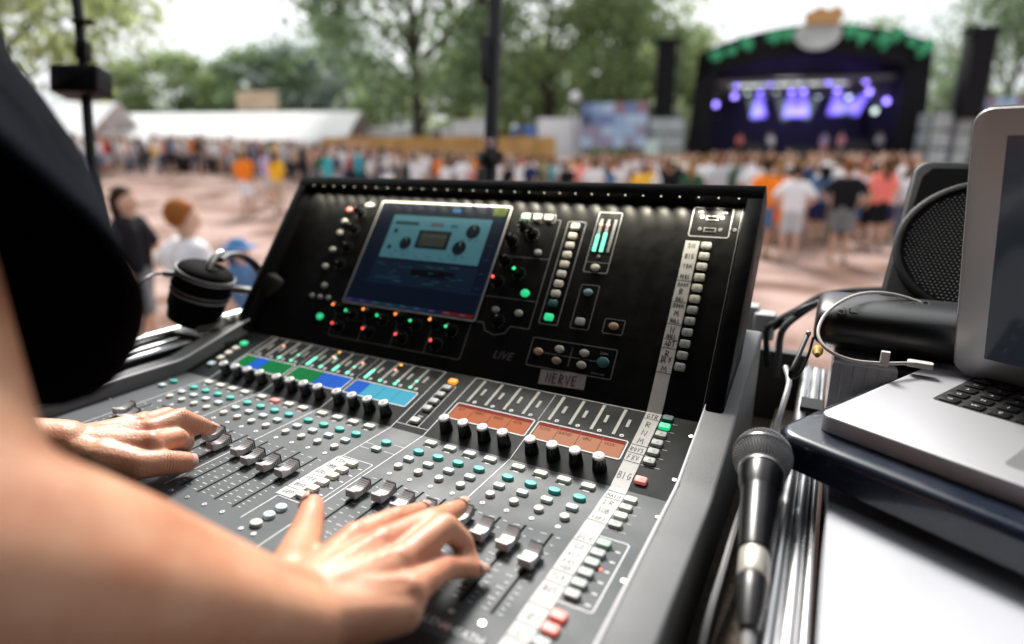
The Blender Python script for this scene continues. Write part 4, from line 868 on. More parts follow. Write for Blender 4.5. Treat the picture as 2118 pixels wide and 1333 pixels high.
# ================================================================== the operator
M_skin = mat('skin', (0.69, 0.365, 0.225), 0.42, spec=0.45, mottled=((0.58, 0.245, 0.14), 34, 0.30, 0.62), bump=0.22, bscale=420, sss=0.08)
M_nail = mat('fingernail', (0.66, 0.43, 0.36), 0.28, spec=0.5)
M_tee = mat('black_tee', (0.0075, 0.0092, 0.0135), 1.0, spec=0.02, var=0.3, vscale=14, bump=0.4, bscale=60)
def V(*a): return Vector(a)
body = MB()
def finger(js, rs, bulge=None):
    for k in range(len(js) - 1): body.capsule(js[k], js[k + 1], rs[k], rs[k + 1], 14)
    for k in (1, 2):
        if k < len(js) - 1: body.ball(js[k], rs[k] * 1.05, 12)
def hand(w, fore, mcp, fingers, thumb, up, side):
    # w wrist centre, mcp four knuckles, fingers four lists (pip, dip, tip), thumb (cmc, mcp, ip, tip)
    fr = [(0.0120, 0.0112, 0.0102, 0.0088), (0.0122, 0.0114, 0.0104, 0.0090), (0.0118, 0.0110, 0.0100, 0.0086), (0.0108, 0.0098, 0.0090, 0.0078)]
    for m_, fg, r_ in zip(mcp, fingers, fr): finger([m_] + fg, r_)
    for k, m_ in enumerate(mcp):
        a = w.lerp(mcp[0].lerp(mcp[3], (k + 0.5) / 4), 0.12)
        body.capsule(a, m_ - up * 0.003, 0.0185, 0.0138 - 0.001 * (k == 3), 14)
        body.ball(m_ + up * 0.0012, 0.0122 - 0.0008 * (k == 3), 12)
    for k, m_ in enumerate(mcp):
        body.capsule(w.lerp(mcp[0].lerp(mcp[3], .5), .18) + up * .0150, m_ + up * 0.0085, 0.0036, 0.0042, 8)
    for k in range(3):
        body.capsule(w.lerp(mcp[k].lerp(mcp[k + 1], .5), .25), mcp[k].lerp(mcp[k + 1], .5) - up * 0.006, 0.0165, 0.0105, 12)
    body.capsule(w.lerp(mcp[3], .15) - up * .004, w.lerp(mcp[3], .75) - up * .007, 0.0175, 0.0145, 12)
    tr = (0.0190, 0.0148, 0.0132, 0.0114)
    for k in range(3): body.capsule(thumb[k], thumb[k + 1], tr[k], tr[k + 1], 14)
    body.ball(thumb[2], 0.0126, 12)
    body.capsule(thumb[0], mcp[0].lerp(w, .35) - up * .004, 0.0150, 0.0120, 12)
    body.capsule(thumb[1].lerp(thumb[0], .3), mcp[0].lerp(w, .25) - up * .006, 0.0110, 0.0110, 12)
    body.capsule(w, thumb[0], 0.021, 0.0165, 12)
Z = V(0, 0, 1)
# right hand: on the right-hand fader bank
RW = V(0.517, -0.118, 0.058)
R_mcp = [V(0.4945, -0.029, 0.0475), V(0.5195, -0.0275, 0.0505), V(0.5415, -0.034, 0.0480), V(0.5600, -0.047, 0.0415)]
R_f = [[V(0.4985, 0.012, 0.0400), V(0.4955, 0.0365, 0.0300), V(0.4915, 0.0570, 0.0215)],
       [V(0.5265, 0.0185, 0.0430), V(0.5235, 0.0500, 0.0315), V(0.5205, 0.0745, 0.0235)],
       [V(0.5455, 0.0150, 0.0485), V(0.5540, 0.0265, 0.0300), V(0.5560, 0.0300, 0.0120)],
       [V(0.5600, -0.0060, 0.0310), V(0.5640, 0.0110, 0.0205), V(0.5690, 0.0245, 0.0105)]]
R_t = [V(0.487, -0.083, 0.047), V(0.459, -0.049, 0.041), V(0.4365, -0.0205, 0.0370), V(0.4185, 0.0005, 0.0365)]
hand(RW, None, R_mcp, R_f, R_t, Z, 1)
RE = at(-175, 1130, .215); RS = at(-400, 40, .36)
def limb(a, b, prof, n=18, off=None):
    L = []
    for k, (t, r) in enumerate(prof): L.append((a.lerp(b, t), r))
    for k in range(len(L) - 1): body.capsule(L[k][0], L[k + 1][0], L[k][1], L[k + 1][1], n)
RWp = RW + V(0.0, 0.006, 0)
limb(RWp, RE, [(0, 0.0265), (.12, 0.0275), (.35, 0.034), (.6, 0.041), (.85, 0.045), (1, 0.044)])
limb(RWp + V(.016, .002, -.005), RE + V(.010, 0, -.006), [(0, 0.0225), (.15, 0.0245), (.4, 0.031), (.7, 0.038), (1, 0.040)])
body.capsule(RWp + V(0.014, 0.006, -.006), R_mcp[3] + V(0, -.010, -.008), 0.0220, 0.0150, 14)
limb(RE, RS, [(0, 0.044), (.2, 0.047), (.6, 0.054), (1, 0.060)])
# left hand: on the left-hand bank, forearm passing behind the right one
LW = V(0.150, -0.063, 0.052)
L_mcp = [V(0.1990, -0.006, 0.0420), V(0.1790, 0.0055, 0.0465), V(0.1565, 0.0100, 0.0460), V(0.1370, 0.0080, 0.0420)]
L_f = [[V(0.1930, 0.0240, 0.0330), V(0.1800, 0.0390, 0.0200), V(0.1690, 0.0470, 0.0095)],
       [V(0.1770, 0.0400, 0.0460), V(0.1815, 0.0560, 0.0330), V(0.1830, 0.0690, 0.0225)],
       [V(0.1440, 0.0440, 0.0390), V(0.1400, 0.0600, 0.0290), V(0.1370, 0.0740, 0.0215)],
       [V(0.1190, 0.0340, 0.0340), V(0.1110, 0.0480, 0.0260), V(0.1060, 0.0590, 0.0205)]]
L_t = [V(0.186, -0.046, 0.041), V(0.2090, -0.0270, 0.0310), V(0.2150, -0.0040, 0.0235), V(0.2185, 0.0160, 0.0150)]
hand(LW, None, L_mcp, L_f, L_t, Z, -1)
LE = V(-0.015, -0.265, 0.115); LS = V(-0.20, -0.36, 0.40)
limb(LW + V(0, 0.004, 0), LE, [(0, 0.0255), (.15, 0.027), (.4, 0.035), (.7, 0.042), (1, 0.042)])
limb(LE, LS, [(0, 0.043), (.3, 0.047), (1, 0.058)])
# trunk, neck and head (beside the camera, left of the frame)
TC = (RS + LS) / 2; fw = (RS - LS); fw = V(-fw.y, fw.x, 0).normalized(); TB = TC - fw * 0.10
body.capsule(RS, LS, 0.062, 0.062, 16); hip = V(TB.x, TB.y - .05, GZ + 0.98)
for sgn in (-1, 1):
    sv = (RS - LS).normalized() * sgn
    body.capsule(TC + sv * .09 - fw * .02, hip + sv * .07, 0.105, 0.10, 18)
    body.capsule(hip + sv * .09, hip + sv * .10 + V(0, 0, -.44), 0.085, 0.058, 14); body.capsule(hip + sv * .10 + V(0, 0, -.44), V(hip.x + sv.x * .1, hip.y + sv.y * .1, GZ + .07), 0.055, 0.04, 12); body.capsule(V(hip.x + sv.x * .1, hip.y + sv.y * .1, GZ + .04) - fw * .04, V(hip.x + sv.x * .1, hip.y + sv.y * .1, GZ + .035) + fw * .15, .04, .03, 12)
NK = TC + V(0, 0, .06) ; HD = TC + V(0, 0, .235) + fw * .05
body.capsule(NK, HD - Z * .05, 0.055, 0.052, 14); body.ball(HD, 0.098, 20, sc=(.80, .95, 1.18)); body.ball(HD + fw * .055 - Z * .055, 0.055, 14); body.capsule(HD + fw * .095 + Z * .012, HD + fw * .112 - Z * .018, .010, .013, 8)
sv = (RS - LS).normalized()
for sgn in (-1, 1): body.ball(HD + sv * .082 * sgn - fw * .005, .025, 10, sc=(.6, .8, 1.2))
me = remesh(body, 'person', [M_skin], 0.0020, 7, 0.5)
def relax(me, iters=40):     # even out the limbs, leaving the hands alone
    n = len(me.vertices); co = np.empty(n * 3, np.float64); me.vertices.foreach_get('co', co); co = co.reshape(-1, 3)
    ed = np.empty(len(me.edges) * 2, np.int32); me.edges.foreach_get('vertices', ed); ed = ed.reshape(-1, 2)
    deg = np.bincount(ed.ravel(), minlength=n)[:, None]; dR = np.linalg.norm(co - np.array(RW + V(0, .055, 0)), axis=1); dL = np.linalg.norm(co - np.array(LW + V(.01, .055, 0)), axis=1)
    w = np.clip((np.minimum(dR, dL) - .062) / .05, 0, 1)[:, None] * .6
    for _ in range(iters):
        s = np.stack([np.bincount(ed[:, 0], co[ed[:, 1], k], n) + np.bincount(ed[:, 1], co[ed[:, 0], k], n) for k in range(3)], 1); co += w * (s / deg - co)
    me.vertices.foreach_set('co', co.ravel().astype(np.float32)); me.update()
relax(me)
def skin_attrs(me):
    n = len(me.vertices); co = np.empty(n * 3, np.float32); me.vertices.foreach_get('co', co); co = co.reshape(-1, 3)
    red = np.zeros(n); fd = np.zeros(n); fwt = np.zeros(n)
    for mcp, fs, th in ((R_mcp, R_f, R_t), (L_mcp, L_f, L_t)):
        for m_, fg in zip(mcp, fs):
            ch = [m_] + fg
            for k in range(4):
                dd = np.linalg.norm(co - np.array(ch[k]), axis=1); rr_ = (.016, .011, .010, .011)[k]; red = np.maximum(red, np.exp(-(dd / rr_) ** 2) * (.8, .75, .6, .95)[k])
                if k in (1, 2):
                    ax_ = np.array((ch[k + 1] - ch[k - 1]).normalized()); s1 = (co - np.array(ch[k])) @ ax_; w1 = np.exp(-(dd / .0125) ** 4) * np.exp(-(s1 / .0055) ** 2); fd = np.where(w1 > fwt, s1, fd); fwt = np.maximum(fwt, w1)
        for k in (2, 3):
            dd = np.linalg.norm(co - np.array(th[k]), axis=1); red = np.maximum(red, np.exp(-(dd / .013) ** 2) * .85)
        ax_ = np.array((th[3] - th[1]).normalized()); dd = np.linalg.norm(co - np.array(th[2]), axis=1); s1 = (co - np.array(th[2])) @ ax_; w1 = np.exp(-(dd / .016) ** 4) * np.exp(-(s1 / .007) ** 2); fd = np.where(w1 > fwt, s1, fd); fwt = np.maximum(fwt, w1)
    for nm, ar in (('redness', red), ('crease_pos', fd), ('crease_wt', fwt)):
        a = me.attributes.new(nm, 'FLOAT', 'POINT'); a.data.foreach_set('value', ar.astype(np.float32))
skin_attrs(me)
def skin_nodes(m):
    t = m.node_tree; n = t.nodes; b = n['Principled BSDF']; src = b.inputs['Base Color'].links[0].from_socket
    at_ = n.new('ShaderNodeAttribute'); at_.attribute_name = 'redness'; mxn = n.new('ShaderNodeMix'); mxn.data_type = 'RGBA'; mxn.inputs[7].default_value = (0.64, 0.22, 0.15, 1); ml = n.new('ShaderNodeMath'); ml.operation = 'MULTIPLY'; ml.inputs[1].default_value = .8
    t.links.new(at_.outputs['Fac'], ml.inputs[0]); t.links.new(ml.outputs[0], mxn.inputs[0]); t.links.new(src, mxn.inputs[6]); t.links.new(mxn.outputs[2], b.inputs['Base Color'])
    p_ = n.new('ShaderNodeAttribute'); p_.attribute_name = 'crease_pos'; w_ = n.new('ShaderNodeAttribute'); w_.attribute_name = 'crease_wt'
    f1 = n.new('ShaderNodeMath'); f1.operation = 'MULTIPLY'; f1.inputs[1].default_value = 2 * PI / .0030; f2 = n.new('ShaderNodeMath'); f2.operation = 'COSINE'; f3 = n.new('ShaderNodeMath'); f3.operation = 'MULTIPLY'
    nz = n.new('ShaderNodeTexNoise'); nz.inputs['Scale'].default_value = 160; tc = n.new('ShaderNodeTexCoord'); t.links.new(tc.outputs['Object'], nz.inputs['Vector']); ad = n.new('ShaderNodeMath'); ad.operation = 'MULTIPLY_ADD'; ad.inputs[1].default_value = 2.2
    t.links.new(p_.outputs['Fac'], f1.inputs[0]); t.links.new(nz.outputs['Fac'], ad.inputs[0]); t.links.new(f1.outputs[0], ad.inputs[2]); t.links.new(ad.outputs[0], f2.inputs[0]); t.links.new(f2.outputs[0], f3.inputs[0]); t.links.new(w_.outputs['Fac'], f3.inputs[1])
    old = b.inputs['Normal'].links[0].from_node; b2 = n.new('ShaderNodeBump'); b2.inputs['Strength'].default_value = .55; b2.inputs['Distance'].default_value = .0006; b2.invert = True; t.links.new(f3.outputs[0], b2.inputs['Height']); t.links.new(old.outputs[0], b2.inputs['Normal'])
    vz = n.new('ShaderNodeTexVoronoi'); vz.inputs['Scale'].default_value = 650; t.links.new(tc.outputs['Object'], vz.inputs['Vector']); b3 = n.new('ShaderNodeBump'); b3.inputs['Strength'].default_value = .3; b3.inputs['Distance'].default_value = .0003; t.links.new(vz.outputs['Distance'], b3.inputs['Height']); t.links.new(b2.outputs[0], b3.inputs['Normal']); t.links.new(b3.outputs[0], b.inputs['Normal'])
skin_nodes(M_skin)
op = link('person', me); tag(op, 'sound engineer in a black t-shirt with both hands on the console faders', 'person')
# clothing
sh = MB()
RH = RS.lerp(RE, 0.585)
def ring_sleeve(a, b, ra, rb, wave=0.004, n=40, m=12, seed=1, shear=0.0):
    rr = random.Random(seed); d = (b - a); q = d.normalized().to_track_quat('Z', 'Y').to_matrix(); L = d.length
    ph = [rr.uniform(0, 6) for _ in range(4)]; v = []; f = []
    for k in range(m + 1):
        t = k / m; r0 = lerp(ra, rb, t ** 1.3)
        for i in range(n):
            an = 2 * PI * i / n; r_ = r0 + wave * (t ** .6) * (math.sin(3 * an + ph[0] + 2 * t) + .7 * math.sin(5 * an + ph[1] - 3 * t)) + wave * .6 * math.sin(9 * t + ph[2] + an)
            w_ = q @ V(r_ * math.cos(an), r_ * math.sin(an), 0); v.append(a + w_ + d.normalized() * (L * t + shear * t * t * ((lambda q_: q_ if q_ > 0 else -.85 * q_)(w_.dot(RV) + w_.dot(FV)))))
    for k in range(m):
        for i in range(n): j = (i + 1) % n; f.append((k * n + i, k * n + j, (k + 1) * n + j, (k + 1) * n + i))
    return v, f
v, f = ring_sleeve(RS, RH, 0.090, 0.106, wave=.005, seed=3, shear=0.42); o = MB().add(v, f).build('sleeve', M_tee, op, None, 80)
so = o.modifiers.new('t', 'SOLIDIFY'); so.thickness = 0.003
v, f = ring_sleeve(LS, LS.lerp(LE, .6), 0.080, 0.085, seed=5); o = MB().add(v, f).build('sleeve', M_tee, op, None, 80); so = o.modifiers.new('t', 'SOLIDIFY'); so.thickness = 0.003
ts = MB(); ts.capsule(RS, LS, 0.082, 0.082, 20)
for sgn in (-1, 1): ts.capsule(TC + sv * .09 * sgn - fw * .02, hip + sv * .07 * sgn + Z * .02, 0.122, 0.118, 20)
link('t_shirt', remesh(ts, 't_shirt', [M_tee], 0.012, 3), op)
tr = MB()
for sgn in (-1, 1):
    tr.capsule(hip + sv * .07 * sgn, hip + sv * .09 * sgn - Z * .1, .112, .105, 16); tr.capsule(hip + sv * .09 * sgn - Z * .1, V(hip.x + sv.x * .1 * sgn, hip.y + sv.y * .1 * sgn, GZ + .12), .1, .065, 16)
link('trousers', remesh(tr, 'trousers', [mat('dark_denim', (.02, .025, .04), .85)], 0.014, 2), op)
ha = MB(); ha.ball(HD - fw * .012 + Z * .03, 0.106, 18, sc=(.82, .95, 1.05)); link('hair', remesh(ha, 'hair', [mat('dark_hair', (.03, .018, .010), .6, bump=.8, bscale=120)], 0.008, 2), op)
# nails, ring
def nail(dip, tip, r, up):
    d = (tip - dip).normalized(); u = (up - d * up.dot(d)).normalized(); s_ = d.cross(u)
    m = MB(); n = 8; v = []; f = []
    for i in range(5):
        for j in range(n + 1):
            a = math.radians(-52 + 104 * j / n); t = -0.0035 + 0.0105 * i / 4; rr = r * (1.06 - .10 * (i / 4))
            v.append(tip + d * t + (u * math.cos(a) + s_ * math.sin(a)) * rr)
    for i in range(4):
        for j in range(n): f.append((i * (n + 1) + j, i * (n + 1) + j + 1, (i + 1) * (n + 1) + j + 1, (i + 1) * (n + 1) + j))
    o = m.add(v, f).build('fingernail', M_nail, op, None, 80); so = o.modifiers.new('t', 'SOLIDIFY'); so.thickness = 0.0006
for k, fg in enumerate(R_f): nail(fg[1], fg[2], (.0076, .0078, .0074, .0066)[k], Z if k < 2 else Z * .4 + V(.5, .5, 0))
nail(R_t[2], R_t[3], .0108, V(-.75, -.25, .35))
nail(L_f[1][1], L_f[1][2], .0078, Z); nail(L_t[2], L_t[3], .0098, V(.35, -.35, .8))
rp = L_mcp[2].lerp(L_f[2][0], .42); rd = (L_f[2][0] - L_mcp[2]).normalized(); q = rd.to_track_quat('Z', 'Y').to_matrix().to_4x4()
rg = MB(); v = []; f = []
for i in range(28):
    for j in range(8):
        a, b = 2 * PI * i / 28, 2 * PI * j / 8; v.append(((0.0100 + .0011 * math.cos(b)) * math.cos(a), (0.0100 + .0011 * math.cos(b)) * math.sin(a), .0018 * math.sin(b)))
for i in range(28):
    for j in range(8): f.append((i * 8 + j, ((i + 1) % 28) * 8 + j, ((i + 1) % 28) * 8 + (j + 1) % 8, i * 8 + (j + 1) % 8))
rg.add(v, f).build('finger_ring', mat('gold', (.75, .55, .28), .22, metal=1), op, Matrix.Translation(rp) @ q)
# ================================================================== unseen tent round the camera, added to block sky light
tent = empty('shade_tent', (0.6, -1.5, GZ)); tag(tent, 'unseen black tent over the console, added to block sky light', 'tent')
M_shade = mat('shade_fabric_black', (0.02, 0.02, 0.021), 0.9)
MB().box(-2.6, 3.6, -3.6, 0.45, 1.18, 1.22).build('shade_roof', M_shade, tent)
MB().box(-2.6, 3.6, -3.64, -3.60, GZ + .001, 1.18).build('shade_wall', M_shade, tent)
MB().box(3.6, 3.64, -3.6, -0.2, GZ + .001, 1.18).build('shade_wall', M_shade, tent)
MB().box(-2.64, -2.6, -3.6, -0.6, GZ + .001, 1.18).build('shade_wall', M_shade, tent)
for (x, y) in ((-2.55, -3.55), (3.55, -3.55), (3.55, 0.4), (-2.55, 0.4)): MB().lathe([(0.03, GZ), (0.03, 1.18)], 12).build('shade_tent_pole', M_dark, tent, T(x, y))
MB().box(-2.6, 3.6, -3.6, 0.9, GZ - 0.02, GZ + 0.0005).build('riser_deck', M_ply, tent)
# ================================================================== the festival field
def gpt(px, t):              # ground point in the direction of photo column px, t metres ahead
    p = at(px, 319, t); return Vector((p.x, p.y, ground_z(p.x, p.y)))
def sstep(a, b, x): x = max(0, min(1, (x - a) / (b - a))); return x * x * (3 - 2 * x)
def ground_z(x, y):
    v = Vector((x, y, 0)) - Vector((CAMP.x, CAMP.y, 0)); t = v.x * FV.x / .962 + v.y * FV.y / .962
    if t <= 1: return GZ
    r_ = (v.x * RV.x + v.y * RV.y) / t; px = 1059 + FPX * r_
    return GZ + 1.05 * sstep(9, 30, t) * (1 - sstep(350, 1150, px)) + 0.03 * math.sin(x * 1.3) * math.sin(y * 1.1) * sstep(1, 4, t)
M_mud = mat('woodchip_mud', (0.40, 0.285, 0.25), 0.95, spec=0.1, mottled=((0.145, 0.082, 0.06), 0.85, 0.37, 0.60), bump=0.6, bscale=6)
gm_ = MB(); v = []; f = []; NA = 120
rad = [0.0, 1.2, 2, 3, 4, 5.5, 7, 9, 11, 13, 16, 19, 22, 26, 30, 35, 42, 50, 65, 90, 140, 300, 800, 2500]
for r_ in rad:
    for i in range(NA):
        a = 2 * PI * i / NA; x, y = CAMP.x + r_ * math.cos(a), CAMP.y + r_ * math.sin(a); v.append((x, y, ground_z(x, y) - (0.03 if r_ < 4 else 0)))
for k in range(len(rad) - 1):
    for i in range(NA): j = (i + 1) % NA; f.append((k * NA + i, (k + 1) * NA + i, (k + 1) * NA + j, k * NA + j))
tag(gm_.add(v, f).build('ground', M_mud, None, None, 180), kind='structure')

# ---- people ---------------------------------------------------------------
M_psk = mat('crowd_skin', (.5, .3, .2), .6, objcol=True); M_cl = mat('crowd_cloth', (.5, .5, .5), .9, spec=.1, objcol=True)
def person_proto(kind):
    b, s_, l_, h_, shs = MB(), MB(), MB(), MB(), []
    H = 1.0                                                       # unit: metres for a 1.72 m adult
    hipz, shz = 0.92, 1.42
    lean = 0.0; st = 0.10
    for sg in (-1, 1):
        fx = 0.10 * sg; ky = {'walk': 0.16 * sg}.get(kind, 0.0)
        hip_ = V(0.085 * sg, 0, hipz); kn = V(fx, 0.03 + ky * .5, 0.50); an = V(fx * 1.05, -0.02 + ky, 0.09); toe = an + V(0.02 * sg, 0.13, -0.05)
        b.capsule(hip_, kn, 0.082, 0.056, 12); b.capsule(kn, an, 0.055, 0.036, 12)
        shs.append(MB().capsule(an + V(0, -0.03, -0.045), toe, 0.042, 0.034, 10))
        if kind in ('long', 'fold'): l_.capsule(hip_, kn, 0.098, 0.075, 12); l_.capsule(kn, an + V(0, 0, .02), 0.072, 0.058, 12)
        else: l_.capsule(hip_, hip_.lerp(kn, .8), 0.102, 0.092, 12)
        sho = V(0.175 * sg, 0, shz - .02)
        if kind == 'raise': el = V(0.27 * sg, 0.08, 1.55); wr = V(0.20 * sg, 0.14, 1.80)
        elif kind == 'one' and sg > 0: el = V(0.24, 0.12, 1.52); wr = V(0.17, 0.18, 1.78)
        elif kind == 'fold': el = V(0.235 * sg, 0.05, 1.14); wr = V(-0.02 * sg, 0.21, 1.17)
        elif kind == 'reach' and sg < 0: el = V(-.36, -.06, 1.27); wr = V(-.57, .02, 1.30)
        elif kind == 'akimbo': el = V(0.36 * sg, -0.06, 1.18); wr = V(0.19 * sg, 0.02, 1.00)
        elif kind == 'walk': el = V(0.23 * sg, -0.10 * sg, 1.15); wr = V(0.22 * sg, -0.10 * sg + .12, 0.95)
        else: el = V(0.235 * sg, -0.03, 1.14); wr = V(0.22 * sg, 0.06, 0.90)
        b.capsule(sho, el, 0.052, 0.042, 12); b.capsule(el, wr, 0.041, 0.029, 12); dn = (wr - el).normalized(); b.capsule(wr, wr + dn * .085, 0.034, 0.026, 10)
        s_.capsule(sho, sho.lerp(el, .72), 0.072, 0.070, 12)
    b.capsule(V(-.07, 0, hipz + .02), V(-.09, 0, shz - .1), .11, .115, 14); b.capsule(V(.07, 0, hipz + .02), V(.09, 0, shz - .1), .11, .115, 14)
    for sg in (-1, 1): s_.capsule(V(.075 * sg, 0, hipz + .03), V(.095 * sg, 0, shz - .09), .118, .125, 14)
    s_.capsule(V(-.14, 0, shz), V(.14, 0, shz), .068, .068, 12)
    l_.capsule(V(-.07, 0, hipz), V(.07, 0, hipz), .118, .118, 12)
    b.capsule(V(0, 0, shz), V(0, .01, 1.54), .055, .05, 12); b.ball(V(0, .015, 1.615), .105, 16, sc=(.76, .93, 1.12)); b.ball(V(0, .06, 1.565), .055, 10); b.capsule(V(0, .105, 1.625), V(0, .125, 1.595), .010, .014, 8)
    for sg in (-1, 1): b.ball(V(.082 * sg, .0, 1.61), .024, 8, sc=(.5, .8, 1.2))
    h_.ball(V(0, -.030, 1.658), .108, 16, sc=(.82, .92, 1.0)); h_.ball(V(0, .015, 1.695), .072, 12, sc=(1, 1, .6))
    if kind in ('walk', 'fold', 'stand2'): h_.capsule(V(0, -.075, 1.62), V(0, -.085, 1.40), .075, .055, 12)
    vx = 0.017
    return (remesh(b, 'person', [M_psk], vx, 2), remesh(s_, 'shirt', [M_cl], vx * 1.2, 2), remesh(l_, 'trousers' if kind in ('long', 'fold') else 'shorts', [M_cl], vx * 1.2, 2), remesh(h_, 'hair', [M_cl], vx, 1), remesh(shs[0], 'shoe', [M_cl], vx, 1), remesh(shs[1], 'shoe', [M_cl], vx, 1))
KINDS = ['stand', 'stand2', 'walk', 'raise', 'one', 'fold', 'akimbo', 'long', 'reach']
PROT = {k: person_proto(k) for k in KINDS}
SKINS = [(.58, .36, .26), (.50, .29, .19), (.62, .40, .30), (.40, .22, .14)]
HAIRS = [(.03, .018, .01), (.09, .045, .02), (.25, .14, .05), (.012, .01, .01), (.16, .06, .02)]
CLOTH = {'white': (.78, .78, .80), 'pale grey': (.50, .52, .55), 'black': (.012, .012, .015), 'navy': (.02, .03, .09), 'orange': (.85, .22, .02), 'coral': (.85, .22, .18), 'turquoise': (.03, .42, .48), 'yellow': (.85, .48, .04), 'pink': (.75, .30, .34), 'olive': (.28, .30, .10), 'denim blue': (.08, .16, .30), 'red': (.60, .04, .03), 'lilac': (.45, .36, .60), 'beige': (.55, .42, .32), 'grey': (.18, .19, .2), 'dark green': (.03, .09, .05)}
def person(px, t, kind, shirt, legs, hair=None, skin=None, face=None, label=None, group=None, height=1.72, hatcol=None):
    p = gpt(px, t); me_ = PROT[kind]
    r_ = face if face is not None else math.atan2(-(STAGE.x - p.x), STAGE.y - p.y) + random.uniform(-.35, .35)
    M = Matrix.Translation(p) @ RZ(r_) @ Matrix.Scale(height / 1.72, 4)
    o = link('person', me_[0], None, M); o.color = (*(skin or random.choice(SKINS)), 1)
    shc = random.choice([(.05, .05, .05), (.3, .3, .3), (.1, .06, .04)])
    for me2, col in ((me_[1], CLOTH[shirt]), (me_[2], CLOTH[legs]), (me_[3], hair or random.choice(HAIRS)), (me_[4], shc), (me_[5], shc)):
        c = bpy.data.objects.new(me2.name.split('.')[0], me2); COL.objects.link(c); c.parent = o; c.color = (*col, 1)
    if hatcol is not None:
        hm_ = MB(); hm_.ball((0, -.01, 1.68), .118, 16, sc=(.85, .98, .72)); hm_.lathe([(.20, 1.655), (.19, 1.668), (.10, 1.69)], 24)
        c = hm_.build('hat', M_cl); c.parent = o; c.color = (*hatcol, 1)
    tag(o, label, 'person', group); return o
STAGE = gpt(1660, 40)
# nearer people, each told apart
person(358, 3.75, 'reach', 'white', 'denim blue', hair=(.30, .11, .03), skin=(.6, .38, .28), face=math.radians(-8), label='ginger-haired child in a white t-shirt walking past the headphones', height=1.60)
person(468, 4.6, 'walk', 'denim blue', 'navy', hair=(.02, .05, .12), face=math.radians(-70), label='small person in a blue sunhat behind the headphones', height=1.24, hatcol=(.05, .16, .34))
person(240, 5.2, 'walk', 'black', 'grey', face=math.radians(-60), label='person in dark clothes half hidden by the black sleeve', height=1.62)
person(500, 16.0, 'stand', 'orange', 'white', face=0.4, label='person in a bright orange poncho alone on open ground', height=1.75)
person(566, 16.5, 'fold', 'yellow', 'beige', face=0.2, label='person in a yellow-orange top, right of the orange poncho', height=1.70)
person(548, 18, 'stand', 'lilac', 'pale grey', label='person in lilac standing behind the yellow-orange top', height=1.72)
big = [(1592, 11.0, 'stand', 'orange', 'denim blue', 'person in orange vest beside the console screen edge'), (1618, 12.0, 'walk', 'orange', 'orange', 'person in orange top and orange trousers by the screen edge'), (1655, 10.4, 'akimbo', 'white', 'pale grey', 'person in white shirt and pale shorts, hands on hips, right of the orange pair'),
 (1708, 12.5, 'stand2', 'denim blue', 'navy', 'long-haired person in denim blue left of the black-topped person'), (1762, 10.2, 'akimbo', 'black', 'grey', 'person in black top and dark grey shorts facing the stage'), (1698, 14.5, 'raise', 'white', 'beige', 'person in white with both arms raised before the stage'),
 (1800, 13.0, 'stand', 'white', 'denim blue', 'person in white shirt right of the black-topped person'), (1838, 11.5, 'stand2', 'coral', 'black', 'person in coral raincoat beside the loudspeaker'), (1735, 16, 'one', 'olive', 'black', 'person in olive shirt raising one arm'), (1852, 15, 'raise', 'beige', 'grey', 'person in beige raising both arms behind the coral raincoat')]
for (px, t, k, s_, l_, lb) in big: person(px, t, k, s_, l_, label=lb, height=random.uniform(1.62, 1.78))
GR = 'crowd in front of the stage'
PAL = ['white'] * 15 + ['pale grey'] * 4 + ['black'] * 6 + ['navy'] * 3 + ['orange', 'coral', 'coral', 'pink', 'pink', 'beige', 'beige', 'beige', 'turquoise', 'yellow', 'olive', 'denim blue', 'denim blue', 'red', 'lilac', 'grey', 'dark green']
POSE = {'stand': 'arms down', 'stand2': 'long hair', 'walk': 'walking', 'raise': 'both arms raised', 'one': 'one arm raised', 'fold': 'arms folded', 'akimbo': 'hands on hips', 'long': 'in long trousers'}
def spread(n, px0, px1, t0, t1, where, grp, kinds, hs=(1.55, 1.82)):
    for i in range(n):
        px = px0 + (px1 - px0) * (i + random.random()) / n; t = t0 + (t1 - t0) * random.random() ** 0.8
        while True:
            s_ = random.choice(PAL); k = random.choice(kinds); l_ = random.choice(['navy', 'black', 'denim blue', 'beige', 'grey', 'pale grey'])
            hc = random.choice([('tan', (.7, .65, .5)), ('black', (.05, .05, .06)), ('white', (.6, .6, .62)), ('red', (.5, .1, .08))]) if random.random() < .18 else None
            lb = 'person in %s top and %s %s, %s%s, %s' % (s_, l_, 'trousers' if k in ('long', 'fold') else 'shorts', POSE[k].replace('in long trousers', 'standing'), ', %s hat' % hc[0] if hc else '', where)
            if lb not in USED and len(lb.split()) < 16: break
        USED.add(lb)
        person(px, t, k, s_, l_, label=lb, group=grp, height=random.uniform(*hs), hatcol=hc[1] if hc else None)
USED = set()
ALLK = ['stand', 'stand2', 'raise', 'one', 'fold', 'long', 'stand', 'akimbo']
spread(54, 1330, 1900, 12.5, 22, 'near stage crowd', 'near crowd before the stage', ALLK)
spread(26, 1570, 1900, 11.6, 15, 'nearest stage crowd', 'nearest crowd before the stage', ALLK)
spread(52, 1290, 1905, 23, 36, 'far stage crowd', 'far crowd at the stage front', ALLK)
spread(52, 650, 1340, 16, 24, 'above console', 'crowd above the console screen', ALLK)
spread(46, 640, 1300, 24, 34, 'by ochre fence', 'distant crowd by the ochre fence', ALLK)
spread(50, 110, 660, 26, 33, 'below marquee', 'people below the long white tent', ALLK)
